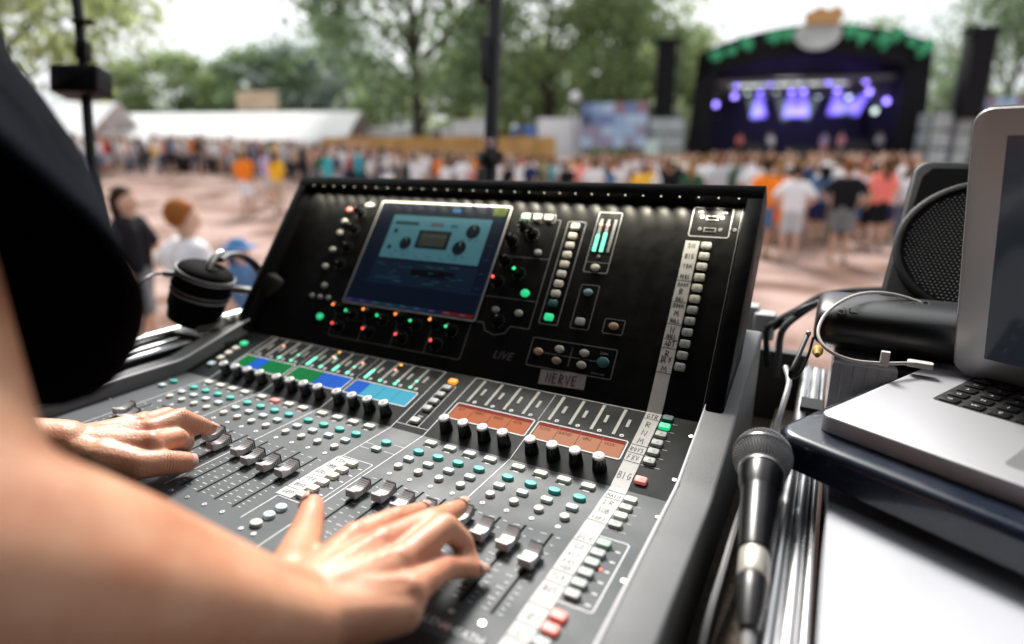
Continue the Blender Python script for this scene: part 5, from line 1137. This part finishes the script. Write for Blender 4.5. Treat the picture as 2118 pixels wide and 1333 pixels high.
# the rest of the crowd reads as one mass
crowd = MB(); lowp = []
for k in range(4):
    q = MB(); q.capsule((0, 0, .95), (0, 0, 1.36), .17, .19, 7, mi=0); q.ball((0, 0, 1.61), .115, 8, mi=1)
    for sg in (-1, 1):
        q.capsule((.09 * sg, 0, .9), (.11 * sg, .02, .06), .10, .05, 6, mi=2)
        e_ = (.27 * sg, .05, 1.12) if k < 2 else (.26 * sg, .12, 1.62); w2 = (.20 * sg, .12, .92) if k < 2 else (.16 * sg, .18, 1.86); q.capsule((.2 * sg, 0, 1.38), e_, .06, .045, 6, mi=1); q.capsule(e_, w2, .045, .035, 6, mi=1)
    lowp.append(q)
cmats = [mat('crowd_mass_%d' % i, c, .9, spec=.1) for i, c in enumerate([(.78, .78, .80), (.5, .3, .22), (.03, .035, .06), (.50, .52, .55), (.012, .012, .015), (.75, .28, .26), (.85, .25, .03), (.05, .35, .42), (.55, .42, .32), (.08, .14, .28), (.10, .055, .025)])]
for i in range(600):
    px = random.choice([random.uniform(1295, 1905)] * 3 + [random.uniform(640, 1330)] * 3 + [random.uniform(110, 640)]); t = random.uniform(21, 36) if px > 650 else random.uniform(28, 34)
    p = gpt(px, t); q = lowp[random.choice([0, 0, 1, 1, 2, 3])]; top = random.choice([0, 0, 0, 0, 0, 0, 0, 3, 3, 4, 4, 5, 6, 7, 8, 9]); leg = random.choice([2, 4, 9, 8]); sc_ = random.uniform(.88, 1.06)
    M = Matrix.Translation(p) @ RZ(random.uniform(-.6, .9)) @ Matrix.Scale(sc_, 4); o0 = len(crowd.v); crowd.v += [tuple(M @ Vector(v_)) for v_ in q.v]; crowd.f += [tuple(a + o0 for a in f_) for f_ in q.f]
    nb = len(q.m); crowd.m += [top if m_ == 0 else leg if m_ == 2 else 1 for m_ in q.m]
    M2 = M @ T(0, -.02, 1.65); crowd.ball((0, 0, 0), .118, 8, 10 if random.random() < .8 else 8, M2, sc=(.9, 1, .9))
tag(crowd.build('crowd', cmats, None, None, 60), 'dense blurred crowd of people filling the field before the stage', 'crowd', kind='stuff')

# ---- stage ----------------------------------------------------------------
A_, B_ = gpt(1413, 42), gpt(1912, 38)
A_.z = B_.z = GZ; SX = (B_ - A_); SWD = SX.length; SX.normalize(); SYv = Vector((-SX.y, SX.x, 0))
SM = frame(A_, SX, SYv, (0, 0, 1))
stage = empty('stage', tuple(A_ + SX * SWD / 2)); tag(stage, 'black arched festival stage with purple lights and green leaf garland', 'stage')
M_stg = mat('stage_black', (0.008, 0.008, 0.010), 0.8, spec=.2); M_truss = mat('truss_grey', (.10, .10, .11), .4, metal=.6)
HL, HP, HR = zat(A_ + SX * .6, 112) - GZ, zat(A_ + SX * SWD * .5, 50) - GZ, zat(B_ - SX * .6, 90) - GZ
def archz(u): return lerp(HL, HR, u) + (HP - (HL + HR) / 2) * math.sin(PI * u) ** 0.8      # roof line along the front, u 0..1
N_ = 28
rm = MB(); v = []; f = []
for k in range(N_ + 1):
    u = k / N_; x = 0.55 + (SWD - 1.1) * u; z = archz(u)
    v += [(x, 0, z), (x, 0, z - 1.75), (x, 9, z - 2.2), (x, 9, z - .6)]
for k in range(N_):
    a, b = 4 * k, 4 * k + 4; f += [(a, b, b + 1, a + 1), (a + 1, b + 1, b + 2, a + 2), (a, a + 3, b + 3, b), (a + 3, a + 2, b + 2, b + 3)]
rm.add(v, f).build('roof', M_stg, stage, SM, 20)
for (x0, x1, xt) in ((0, 1.7, 0.55), (SWD, SWD - 1.7, SWD - 0.55)):
    d = 1 if x1 > x0 else -1
    w = MB(); pts = [(x0, 0), (x1, 0), (xt + d * 1.3, HL - .6), (xt, HL)] if d > 0 else [(x1, 0), (x0, 0), (xt, HR), (xt - 1.3, HR - .6)]
    w.prism(pts, -9, 0); w.build('side_wing', M_stg, stage, SM @ RX(PI / 2))
MB().box(1.0, SWD - 1.0, 8.9, 9.0, 0, HL - 1.6).build('back_wall', mat('stage_backdrop', (.02, .018, .03), .8), stage, SM)
MB().box(0.8, SWD - .8, -0.4, 9, 0, 1.55).build('deck', M_stg, stage, SM)
for k in range(5): MB().box(1.6 + k * (SWD - 3.2) / 5 + .15, 1.6 + (k + 1) * (SWD - 3.2) / 5 - .15, -1.3, -.9, .0, 1.25).build('front_speaker', M_stg, stage, SM)
for k in range(3): MB().box(2, SWD - 2, 1.2 + k * 2.6, 1.45 + k * 2.6, HL - 1.9 - .25 * k, HL - 1.6 - .25 * k).build('truss', M_truss, stage, SM)
M_leaf = mat('garland_lit_green', (0.045, 0.36, 0.17), 0.6, var=.4, vscale=1.2)  # bright green puts the green stage light into the leaf colour
for (px, py, s_) in ((1468, 118, .75), (1531, 94, .85), (1584, 78, .7), (1612, 76, .6), (1732, 66, .55), (1753, 78, .7), (1798, 84, 1.0), (1822, 72, .5), (1876, 102, .9), (1500, 108, .3), (1850, 90, .3)):
    p0_ = A_ + SX * SWD * (px - 1413) / 499; q = MB(); x = SWD * (px - 1413) / 499; z = zat(p0_, py) - GZ
    for i in range(22):
        c = V(random.gauss(0, .24) * s_, random.uniform(-.25, .05), random.gauss(0, .22) * s_); a = random.uniform(0, PI)
        q.add([c + V(math.cos(a) * .26, -.05, math.sin(a) * .26), c + V(-math.sin(a) * .17, .06, math.cos(a) * .17), c - V(math.cos(a) * .26, 0.02, math.sin(a) * .26), c - V(-math.sin(a) * .17, -.03, math.cos(a) * .17)], [(0, 1, 2, 3)])
    q.build('leaf_cluster', M_leaf, stage, SM @ T(x, -.25, z), 0)
zs_ = zat(A_ + SX * SWD * .52, 74) - GZ; zc_ = zat(A_ + SX * SWD * .53, 42) - GZ
sg_ = MB(); sg_.prism([(1.35 * math.cos(2 * PI * i / 28), .92 * math.sin(2 * PI * i / 28)) for i in range(28)], 0, .25); so_ = sg_.build('sign_board', mat('sign_white', (.48, .53, .52), .6, var=.2, vscale=.8), stage, SM @ T(SWD * .515, -.30, zs_) @ RX(PI / 2))
tq = MB(); tq.prism([(-1.1, .3), (-.95, -.35), (1.0, -.35), (1.15, .3), (.7, .65), (.3, .4), (-.3, .65), (-.7, .4)], 0, .2); tq.build('sign_crest', mat('sign_orange', (.52, .30, .11), .6), so_, SM @ T(SWD * .525, -.62, zc_) @ RX(PI / 2))
PUR = (.30, .22, 1.0)
lens = mat('stage_lens', (.3, .25, .9), .3, emit=PUR, es=2.0); lensw = mat('stage_lens_white', (.8, .9, .85), .3, emit=(.55, .72, .66), es=1.0)
def spx(px, py, dep):        # stage-local x, z for a photo position, dep metres behind the front
    n0 = SYv; p0 = A_ + SYv * dep; d_ = (px - 1059) / FPX * RV - (py - 666.5) / FPX * UV + FV; t = (p0 - CAMP).dot(n0) / d_.dot(n0); w = CAMP + d_ * t; return (w - A_).dot(SX), w.z - GZ
def volmat(n, col, den, es):
    m = bpy.data.materials.new(n); m.use_nodes = True; t = m.node_tree; t.nodes.clear(); o = t.nodes.new('ShaderNodeOutputMaterial'); e = t.nodes.new('ShaderNodeEmission'); e.inputs[0].default_value = (*col, 1); e.inputs[1].default_value = es; t.links.new(e.outputs[0], o.inputs['Volume']); return m
beamP = volmat('lit_haze_purple', (.20, .15, 1.0), 0, 1.0); beamW = volmat('lit_haze_pale', (.55, .68, .62), 0, .14)
for (px, py, dep, bm_, bx, bz) in ((1523, 176, 4, None, 0, 0), (1592, 173, 4, None, 0, 0), (1713, 171, 4, None, 0, 0), (1790, 168, 4, None, 0, 0), (1832, 210, 2.5, None, 0, 0), (1480, 217, 2.5, None, 0, 0), (1519, 200, 5, None, 0, 0), (1572, 188, 6, beamP, .0, -1.7), (1637, 188, 6, beamP, .05, -1.6), (1662, 188, 6, beamP, -.05, -1.6), (1731, 186, 6, beamP, .0, -1.5), (1797, 190, 6, beamP, -1.0, -1.2), (1545, 196, 7, beamW, .8, -1.4), (1605, 196, 7, beamW, .9, -1.5), (1692, 198, 7, beamW, -.9, -1.3), (1755, 200, 7, beamW, -.4, -1.0), (1808, 230, 2, 'w', 0, 0)):
    x, z = spx(px, py, dep); mv = MB(); mv.lathe([(.20, -.30), (.26, -.1), (.26, .12), (.22, .16)], 18); q_ = Matrix.Translation((x, dep, z)) @ RX(PI / 2)
    h_ = mv.build('moving_light', M_stg, stage, SM @ q_); MB().lathe([(.19, .162), (.16, .19), (.05, .20)], 18).build('lens', lensw if bm_ in ('w', beamW) else lens, h_, SM @ q_)
    MB().box(-.06, .06, -.06, .06, .26, 7.0 - z if z < 6.6 else .45).build('bracket', M_truss, h_, SM @ T(x, dep + .12, z))
    if bm_ not in (None, 'w'):
        e_ = V(bx, -.4, bz); qq = e_.normalized().to_track_quat('Z', 'Y').to_matrix().to_4x4(); MB().lathe([(.18, 0), (.62, e_.length * 1.15)], 18).build('light_beam', bm_, h_, SM @ T(x, dep - .25, z) @ qq)
pl_ = bpy.data.lights.new('stage_wash', 'POINT'); pl_.energy = 35; pl_.color = (.35, .22, 1.0); pl_.shadow_soft_size = .4
for px in (1580, 1650, 1740):
    x, z = spx(px, 205, 6.5); lo = bpy.data.objects.new('stage_wash', pl_); COL.objects.link(lo); lo.matrix_basis = SM @ T(x, 6.5, z); setp(lo, stage)
# performers and backline on the deck
for k, (px, s_, l_) in enumerate(((1594, 'white', 'black'), (1705, 'lilac', 'pink'), (1740, 'pink', 'grey'), (1530, 'coral', 'black'), (1820, 'pale grey', 'navy'))):
    x, z = spx(px, 290, 2.0); me_ = PROT[['one', 'stand2', 'stand', 'fold', 'long'][k]]; o = link('person', me_[0], None, SM @ T(x, 2.0, 1.55) @ RZ(PI)); o.color = (.55, .35, .25, 1)
    for me2, col in ((me_[1], CLOTH[s_]), (me_[2], CLOTH[l_]), (me_[3], HAIRS[k % 5]), (me_[4], (.05, .05, .05)), (me_[5], (.05, .05, .05))):
        c = bpy.data.objects.new(me2.name.split('.')[0], me2); COL.objects.link(c); c.parent = o; c.color = (*col, 1)
    tag(o, 'performer in %s on the stage deck' % s_, 'performer', 'performers on the stage')
for px, w_, h2 in ((1560, 1.3, 1.1), (1660, 2.2, .8), (1780, 1.4, 1.3)):
    x, z = spx(px, 290, 5); o = MB().box(x - w_ / 2, x + w_ / 2, 4.6, 5.4, 1.55, 1.55 + h2).build('amplifier_stack', mat('backline', (.05, .05, .055), .6), None, SM); tag(o, {1560: 'amplifier stack at the left of the stage deck', 1660: 'low wide amplifier stack in the middle of the stage', 1780: 'tall amplifier stack at the right of the stage deck'}[px], 'amplifier', 'stage backline')
# hanging loudspeaker columns and their ground stacks
for (px, t, top, bot, lb) in ((1367, 41, 92, 250, 'left'), (1985, 35, 70, 246, 'right')):
    b_ = gpt(px, t); h = empty('speaker_column', (b_.x, b_.y, GZ)); tag(h, 'tall black hanging loudspeaker column on the %s of the stage' % lb, 'loudspeaker', 'stage loudspeaker columns')
    z1 = zat(b_, top); z0 = zat(b_, bot); n = 12; dz = (z1 - z0) / n
    for k in range(n): MB().box(-.6, .6, -.4, .4, z0 + k * dz, z0 + (k + .94) * dz).build('cabinet', M_stg, h, Matrix.Translation((b_.x, b_.y, 0)) @ RZ(.5 - .02 * k))
    for sx in (-.75, .75): MB().tube([(b_.x + sx, b_.y + .5, GZ), (b_.x + sx, b_.y + .5, z1 + .4)], .09, 6).build('tower_leg', M_truss, h)
    MB().box(-.9, .9, -.2, .6, z1 + .1, z1 + .35).build('header', M_stg, h, Matrix.Translation((b_.x, b_.y, 0)) @ RZ(.5))
for (px, t, w_, y0, lb) in ((1372, 40, 2.3, 243, 'left'), (1925, 36, 1.3, 232, 'right'), (1965, 36, 1.2, 238, 'far right')):
    b_ = gpt(px, t); o = empty('scaffold_tower', (b_.x, b_.y, GZ)); tag(o, 'white sheeted scaffold block on the %s of the stage' % lb, 'scaffold', 'sheeted scaffold blocks')
    z1 = zat(b_, y0); Mx = Matrix.Translation((b_.x, b_.y, 0)) @ RZ(.45)
    nr = 4
    for k in range(nr): MB().box(-w_ / 2, w_ / 2, -.7, .7, GZ + .1 + (z1 - GZ) * k / nr, GZ + (z1 - GZ) * (k + .92) / nr).build('sheet', mat('scaffold_sheet', (.42, .46, .47), .8, var=.25, vscale=1.2), o, Mx)
    for sx in (-1, 1): MB().box(sx * (w_ / 2 + .06) - .05, sx * (w_ / 2 + .06) + .05, -.8, -.7, GZ, z1 + .3).build('upright', M_truss, o, Mx)
# video screens
def video(px0, px1, py0, py1, t, label):
    a, b = at(px0, py1, t), at(px1, py1, t * .97); zt = at(px0, py0, t).z; x_ = (b - a); x_.z = 0; w_ = x_.length; x_.normalize(); M = frame((a.x, a.y, 0), x_, (-x_.y, x_.x, 0), (0, 0, 1))
    o = empty('video_screen', (a.x, a.y, GZ)); tag(o, label, 'screen', 'stage video screens'); z0 = a.z
    MB().box(0, w_, .05, .35, z0, zt).build('screen_frame', M_stg, o, M)
    n, m_ = 6, 4; rr = random.Random(px0)
    for i in range(n):
        for j in range(m_):
            c = [(.16, .22, .42), (.30, .42, .62), (.06, .08, .16), (.45, .55, .72), (.30, .16, .22), (.10, .13, .25)][rr.randrange(6)] if j > 1 else [(.35, .48, .66), (.42, .52, .70), (.30, .26, .36)][rr.randrange(3)]
            if j < 2: pass
            MB().box(w_ * i / n + .01, w_ * (i + 1) / n - .01, 0, .045, lerp(zt, z0, (m_ - 1 - j + 1) / m_) + .01 if False else lerp(z0, zt, (m_ - 1 - j) / m_ if False else j / m_) + .01, lerp(z0, zt, (j + 1) / m_) - .01).build('screen_tile', mat('tile_%d_%d' % (int(c[0] * 100), int(c[2] * 100)), tuple(q * .2 for q in c), .4, emit=c, es=.2), o, M, 0)
    for sx in (.2, w_ - .2): MB().box(sx - .08, sx + .08, .1, .3, GZ, z0).build('leg', M_truss, o, M)
video(1200, 1336, 216, 306, 40, 'large video screen with blue picture left of the stage'); video(2012, 2100, 205, 300, 36, 'video screen at the right edge behind the laptop lid')
# ---- tents, trucks, fence ---------------------------------------------------
M_wt = mat('white_canvas', (.80, .80, .82), .8, var=.05, vscale=.4)
def marquee(px0, px1, t0, t1, ye, yr, label, nbay, m_=M_wt):
    a, b = gpt(px0, t0), gpt(px1, t1); x_ = b - a; x_.z = 0; L = x_.length; x_.normalize(); M = frame((a.x, a.y, 0), x_, (-x_.y, x_.x, 0), (0, 0, 1))
    ze, zr = at(px1, ye, t1).z, at(px1, yr, t1).z; o = empty('marquee', (a.x, a.y, a.z)); tag(o, label, 'tent')
    for k in range(nbay):
        x0, x1 = L * k / nbay, L * (k + 1) / nbay - .04; q = MB()
        q.add([(x0, 0, ze), (x1, 0, ze), (x1, 4, zr), (x0, 4, zr), (x1, 8, ze), (x0, 8, ze)], [(0, 1, 2, 3), (3, 2, 4, 5)]); q.add([(x0, 0, ze), (x1, 0, ze), (x1, 0, ze - .55), (x0, 0, ze - .55)], [(0, 3, 2, 1)])
        r2 = q.build('roof_bay', m_, o, M, 0); so2 = r2.modifiers.new('t', 'SOLIDIFY'); so2.thickness = .03
        MB().box(x0, x0 + .08, .02, .1, GZ, ze - .1).build('post', M_truss, o, M)
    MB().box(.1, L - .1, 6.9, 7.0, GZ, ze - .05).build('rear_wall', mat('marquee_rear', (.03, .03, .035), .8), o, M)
    return o, M
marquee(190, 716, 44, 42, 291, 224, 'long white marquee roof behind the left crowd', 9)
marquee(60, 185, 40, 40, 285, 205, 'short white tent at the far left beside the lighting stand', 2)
sb_ = gpt(545, 43); zs0, zs1 = at(545, 229, 43).z, at(545, 193, 43).z
o = MB().prism(rrect(3.3, zs1 - zs0, .12, 3), -.15, .15).build('tent_sign', mat('beige_board', (.70, .58, .44), .7, var=.15, vscale=1.5), None, Matrix.Translation((sb_.x, sb_.y, (zs0 + zs1) / 2)) @ RZ(math.atan2(SX.y, SX.x)) @ RX(PI / 2)); tag(o, 'beige rectangular sign above the long white marquee', 'sign')
fa, fb = gpt(668, 37), gpt(1150, 37); x_ = fb - fa; x_.z = 0; L = x_.length; x_.normalize(); FM = frame((fa.x, fa.y, 0), x_, (-x_.y, x_.x, 0), (0, 0, 1))
fe = empty('orange_fence', (fa.x, fa.y, fa.z)); tag(fe, 'long ochre fabric fence behind the middle of the crowd', 'fence')
for k in range(12): MB().box(L * k / 12 + .02, L * (k + 1) / 12 - .02, 0, .05, GZ, at(900, 283, 37).z + random.uniform(-.05, .05)).build('fence_panel', mat('ochre_fabric', (.55, .30, .10), .85, var=.2, vscale=.8), fe, FM); MB().box(L * k / 12 - .03, L * k / 12 + .03, .06, .12, GZ, at(900, 280, 37).z).build('post', M_truss, fe, FM)
def truck(px0, px1, y0, y1, t, label, cabcol=(.05, .15, .45), cab=True):
    a, b = gpt(px0, t), gpt(px1, t); x_ = b - a; x_.z = 0; L = x_.length; x_.normalize(); M = frame((a.x, a.y, 0), x_, (-x_.y, x_.x, 0), (0, 0, 1)); zt, zb = at(px0, y0, t).z, max(GZ + .9, at(px0, y1, t).z - 1)
    o = empty('truck', (a.x, a.y, GZ)); tag(o, label, 'truck')
    c0 = 2.0 if cab else 0
    MB().prism([(c0 + .15, zb), (L, zb), (L, zt), (c0 + .15, zt)], -2.4, 0, bevel=.08).build('cargo_box', M_wt, o, M @ RX(PI / 2))
    if cab:
        MB().prism([(0, zb), (c0, zb), (c0, zt - .5), (.5, zt - .55), (.05, zb + 1.2)], -2.2, -.1, bevel=.06).build('cab', mat('cab_%d' % px0, cabcol, .4), o, M @ RX(PI / 2)); MB().box(.55, 1.3, -.16, -.08, zb + 1.2, zt - .75).build('window', mat('cab_glass', (.05, .06, .07), .1), o, M)
    for wx in (1.0, L - 2.2, L - 1.0): MB().lathe([(.48, -.14), (.5, -.1), (.5, .1), (.48, .14)], 18).build('wheel', mat('tyre', (.015, .015, .015), .8), o, M @ T(wx, .3, GZ + .5) @ RX(PI / 2))
truck(1048, 1215, 246, 306, 41, 'white box truck with blue cab left of the video screen'); truck(880, 1005, 250, 296, 46, 'white box van behind the ochre fence', (.7, .7, .72)); truck(755, 868, 266, 290, 48, 'low white trailer behind the ochre fence near the tree trunk', cab=False)
bl = gpt(1189, 38); o = empty('balloon_lamp', (bl.x, bl.y, GZ)); tag(o, 'round white balloon lamp on a thin pole beside the video screen', 'lamp'); MB().ball(at(1189, 201, 38), .36, 16).build('globe', M_wt, o); MB().tube([(bl.x, bl.y, GZ), at(1189, 212, 38)], .04, 6).build('pole', M_truss, o)
gz_ = gpt(1347, 34); o = MB(); o.prism([(-.35, 0), (.35, 0), (.35, 2.6), (-.35, 2.6)], -.3, .3, bevel=.05); o = o.build('delay_tower', mat('pale_green_sheet', (.55, .68, .62), .7), None, Matrix.Translation((gz_.x, gz_.y, GZ)) @ RX(PI / 2)); tag(o, 'pale green sheeted block in the crowd left of the stage', 'tower')
# ---- stands near the tent ---------------------------------------------------
pc = at(1022, 200, 2.0); pole = empty('truss_stand', (at(1014, 368, 2.).x, at(1014, 368, 2.).y, GZ)); tag(pole, 'black tubular stand rising behind the middle of the console', 'stand')
MB().tube([at(1010, 700, 2.0), at(1012, 420, 2.0)], .030, 14).build('lower_tube', M_dark, pole); MB().tube([at(1012, 425, 2.0), at(1018, 200, 2.0), at(1027, -60, 2.0)], .0235, 14).build('upper_tube', M_dark, pole)
MB().lathe([(.036, -.02), (.042, -.012), (.042, .012), (.036, .02)], 18).build('collar', M_dark, pole, Matrix.Translation(at(1013, 330, 2.0)))
MB().box(-.05, .05, -.02, .02, -.016, .012).build('clamp', M_dark, pole, Matrix.Translation(at(1014, 322, 1.99)) @ RZ(-.5)); MB().lathe([(.012, 0), (.016, .004), (.016, .03), (.012, .034)], 12).build('clamp_knob', mat('knob_red', (.35, .22, .2), .4), pole, Matrix.Translation(at(1013, 309, 1.96)))
MB().prism(rrect(.03, .15, .005), -.02, .02, bevel=.004).build('junction_box', M_dark, pole, frame(at(1004, 125, 1.98), RV, UV, -FV)); MB().box(-.018, .012, -.01, .01, -.01, .012).build('hook', M_dark, pole, frame(at(1000, 3, 1.99), RV, UV, -FV))
MB().tube([at(1010, 700, 2.0), Vector((at(1010, 700, 2.0).x, at(1010, 700, 2.0).y, GZ))], .03, 12).build('foot_tube', M_dark, pole)
lp = empty('lighting_stand', (at(215, 520, 1.6).x, at(215, 520, 1.6).y, GZ)); tag(lp, 'thin black stand with a dark control box at the left edge', 'stand')
MB().tube([at(150, -80, 1.6), at(165, 60, 1.6), at(178, 200, 1.6), at(192, 380, 1.6)], .0125, 12).build('upper_tube', M_dark, lp); MB().tube([at(191, 360, 1.6), at(208, 480, 1.6), at(232, 640, 1.6)], .0175, 12).build('lower_tube', M_dark, lp)
MB().tube([at(232, 640, 1.6), Vector((at(232, 640, 1.6).x, at(232, 640, 1.6).y, GZ))], .0175, 12).build('foot_tube', M_dark, lp)
MB().prism(rrect(.128, .072, .006), -.03, .03, bevel=.006).build('control_box', M_dark, lp, frame(at(168, 170, 1.58), RV, UV, -FV)); MB().prism(rrect(.06, .008, .003), -.01, .01, bevel=.002).build('clamp', M_dark, lp, frame(at(172, 46, 1.59), RV, UV, -FV)); MB().prism(rrect(.03, .05, .004), -.012, .012, bevel=.003).build('clamp', M_dark, lp, frame(at(172, 105, 1.59), RV, UV, -FV))
# ---- trees ------------------------------------------------------------------
BARK = mat('bark', (.075, .06, .05), .9, var=.3, vscale=3)
def leafm(n, col):
    m = mat(n, col, .6, spec=.25, island=.45); t = m.node_tree; p = t.nodes['Principled BSDF']; tr = t.nodes.new('ShaderNodeBsdfTranslucent'); mxs = t.nodes.new('ShaderNodeMixShader'); mxs.inputs[0].default_value = .5
    src = p.inputs['Base Color'].links[0].from_socket; t.links.new(src, tr.inputs['Color']); o = [q for q in t.nodes if q.type == 'OUTPUT_MATERIAL'][0]
    t.links.new(p.outputs[0], mxs.inputs[1]); t.links.new(tr.outputs[0], mxs.inputs[2]); t.links.new(mxs.outputs[0], o.inputs['Surface']); return m
LF = [leafm('leaf_mid', (.26, .34, .16)), leafm('leaf_light', (.36, .42, .19)), leafm('leaf_dark', (.21, .295, .16)), leafm('leaf_haze_grey', (.35, .42, .38))]  # the grey leaves carry distance haze in their colour
def tree_mesh(seed, H, R, nclump, nleaf, leaf, base=.28, spread=.8):
    r = np.random.default_rng(seed); rr = random.Random(seed); wood = MB()
    tp = crom([(0, 0, 0), (rr.uniform(-.3, .3), rr.uniform(-.3, .3), H * .3), (rr.uniform(-.6, .6), rr.uniform(-.6, .6), H * .6), (rr.uniform(-.8, .8), rr.uniform(-.8, .8), H * .9)], 4)
    wood.tube(tp, [lerp(H * .026, H * .004, k / (len(tp) - 1)) for k in range(len(tp))], 9)
    cents = []
    for k in range(nclump):
        z = H * rr.uniform(base, 1.0); u = (z / H - base) / (1 - base); prof = math.sin(PI * min(1, .14 + .80 * u)) ** .7
        a = rr.uniform(0, 2 * PI); d = R * prof * rr.uniform(.25, 1.0) ** .6; c = V(d * math.cos(a), d * math.sin(a), z); cents.append(c)
        if k % 4 == 0:
            s = tp[min(len(tp) - 1, int((z / H) * .75 * len(tp)))]; wood.tube(crom([s, s.lerp(c, .5) + V(0, 0, .05 * H * (1 if rr.random() < .7 else -.4)), c], 3), [H * .008, H * .006, H * .005, H * .004, H * .003, H * .002, H * .0015], 5)
    n = nclump * nleaf; ci = np.repeat(np.array([list(c) for c in cents]), nleaf, 0); sz = np.repeat(r.uniform(.07, .15, nclump) * H * spread * .8, nleaf)[:, None]
    p = ci + r.normal(0, 1, (n, 3)) * sz * np.array([1, 1, .62]); d1 = r.normal(0, 1, (n, 3)); d1 /= np.linalg.norm(d1, axis=1)[:, None]; d2 = np.cross(d1, r.normal(0, 1, (n, 3))); d2 /= np.linalg.norm(d2, axis=1)[:, None]
    L = leaf * r.uniform(.6, 1.3, (n, 1)); vv = np.stack([p + d1 * L, p + d2 * L * .55, p - d1 * L, p - d2 * L * .55], 1).reshape(-1, 3)
    me = bpy.data.meshes.new('crown'); me.vertices.add(4 * n); me.vertices.foreach_set('co', vv.ravel().astype(np.float32)); me.loops.add(4 * n); me.loops.foreach_set('vertex_index', np.arange(4 * n, dtype=np.int32)); me.polygons.add(n); me.polygons.foreach_set('loop_start', np.arange(0, 4 * n, 4, dtype=np.int32)); me.update(calc_edges=True); me.validate()
    return wood.mesh('trunk', BARK, 60), me
TM = {'sparse': tree_mesh(7, 22, 8.5, 26, 60, .30, .35, .6), 'tall': tree_mesh(1, 22, 7.5, 70, 110, .34, .22), 'tall2': tree_mesh(2, 24, 8, 64, 120, .36, .18), 'airy': tree_mesh(3, 22, 8.5, 84, 105, .33, .26, .70), 'round': tree_mesh(4, 11, 5.5, 60, 110, .30, .10), 'round2': tree_mesh(5, 10, 6, 56, 110, .30, .08)}
def tree(px, t, kind, lf, label, sc=1.0, rot=0.0):
    p = gpt(px, t); w_, c_ = TM[kind]; M = Matrix.Translation((p.x, p.y, p.z - .2)) @ RZ(rot) @ Matrix.Scale(sc, 4)
    o = empty('tree'); o.matrix_basis = M; tag(o, label, 'tree', 'trees round the field')
    for nm, me_ in (('trunk', w_), ('crown', c_)):
        q = bpy.data.objects.new(nm, me_); COL.objects.link(q); q.parent = o
        if nm == 'crown':
            if not me_.materials: me_.materials.append(LF[0])
            q.material_slots[0].link = 'OBJECT'; q.material_slots[0].material = LF[lf]
for a in ((40, 30, 'airy', 1, 'loose pale green tree behind the lighting stand at the far left', .85, .3), (262, 56, 'round', 0, 'round green tree rising left end of the long marquee', .82, 1), (385, 60, 'round2', 0, 'broad green tree behind the middle of the marquee', 1.02, 2), (455, 66, 'round', 2, 'dark green tree between the broad tree and beige sign', .88, 3), (560, 64, 'round2', 2, 'dark tree behind the beige sign', 1.12, 4), (640, 66, 'round', 3, 'grey green tree right of the beige sign', 1.14, 5),
  (720, 72, 'tall2', 3, 'tall hazy grey-green tree left of the leaning trunk', .68, .5), (870, 48, 'airy', 2, 'tall airy tree with visible trunk left of the black stand', 1.05, 1.2), (960, 60, 'round2', 1, 'light green bushy tree behind the black stand', 1.05, 2.2), (800, 62, 'round', 0, 'mid green bush tree behind the white trailer', .85, 2.9), (1130, 52, 'airy', 0, 'airy tree right of the black stand with sky gaps', 1.05, 3.3), (1080, 62, 'round', 1, 'light green round tree right of the black stand', 1.02, .9), (1215, 64, 'round2', 2, 'dark green tree behind the balloon lamp', 1.2, 4.1), (1300, 50, 'tall', 0, 'tall full green tree left of the hanging loudspeakers', .80, 5.1), (1400, 62, 'round', 1, 'pale green tree between loudspeaker column and stage', 1.15, 5.9), (1770, 62, 'sparse', 2, 'airy tree behind the stage roof', .74, .7), (1945, 52, 'sparse', 3, 'loose grey-green tree right of the stage', .85, 1.9), (2055, 48, 'tall2', 2, 'dark tree at the right edge behind the laptop lid', .62, 2.7), (1990, 60, 'round2', 0, 'low green tree behind the right loudspeaker column', .8, 3.7)): tree(*a)
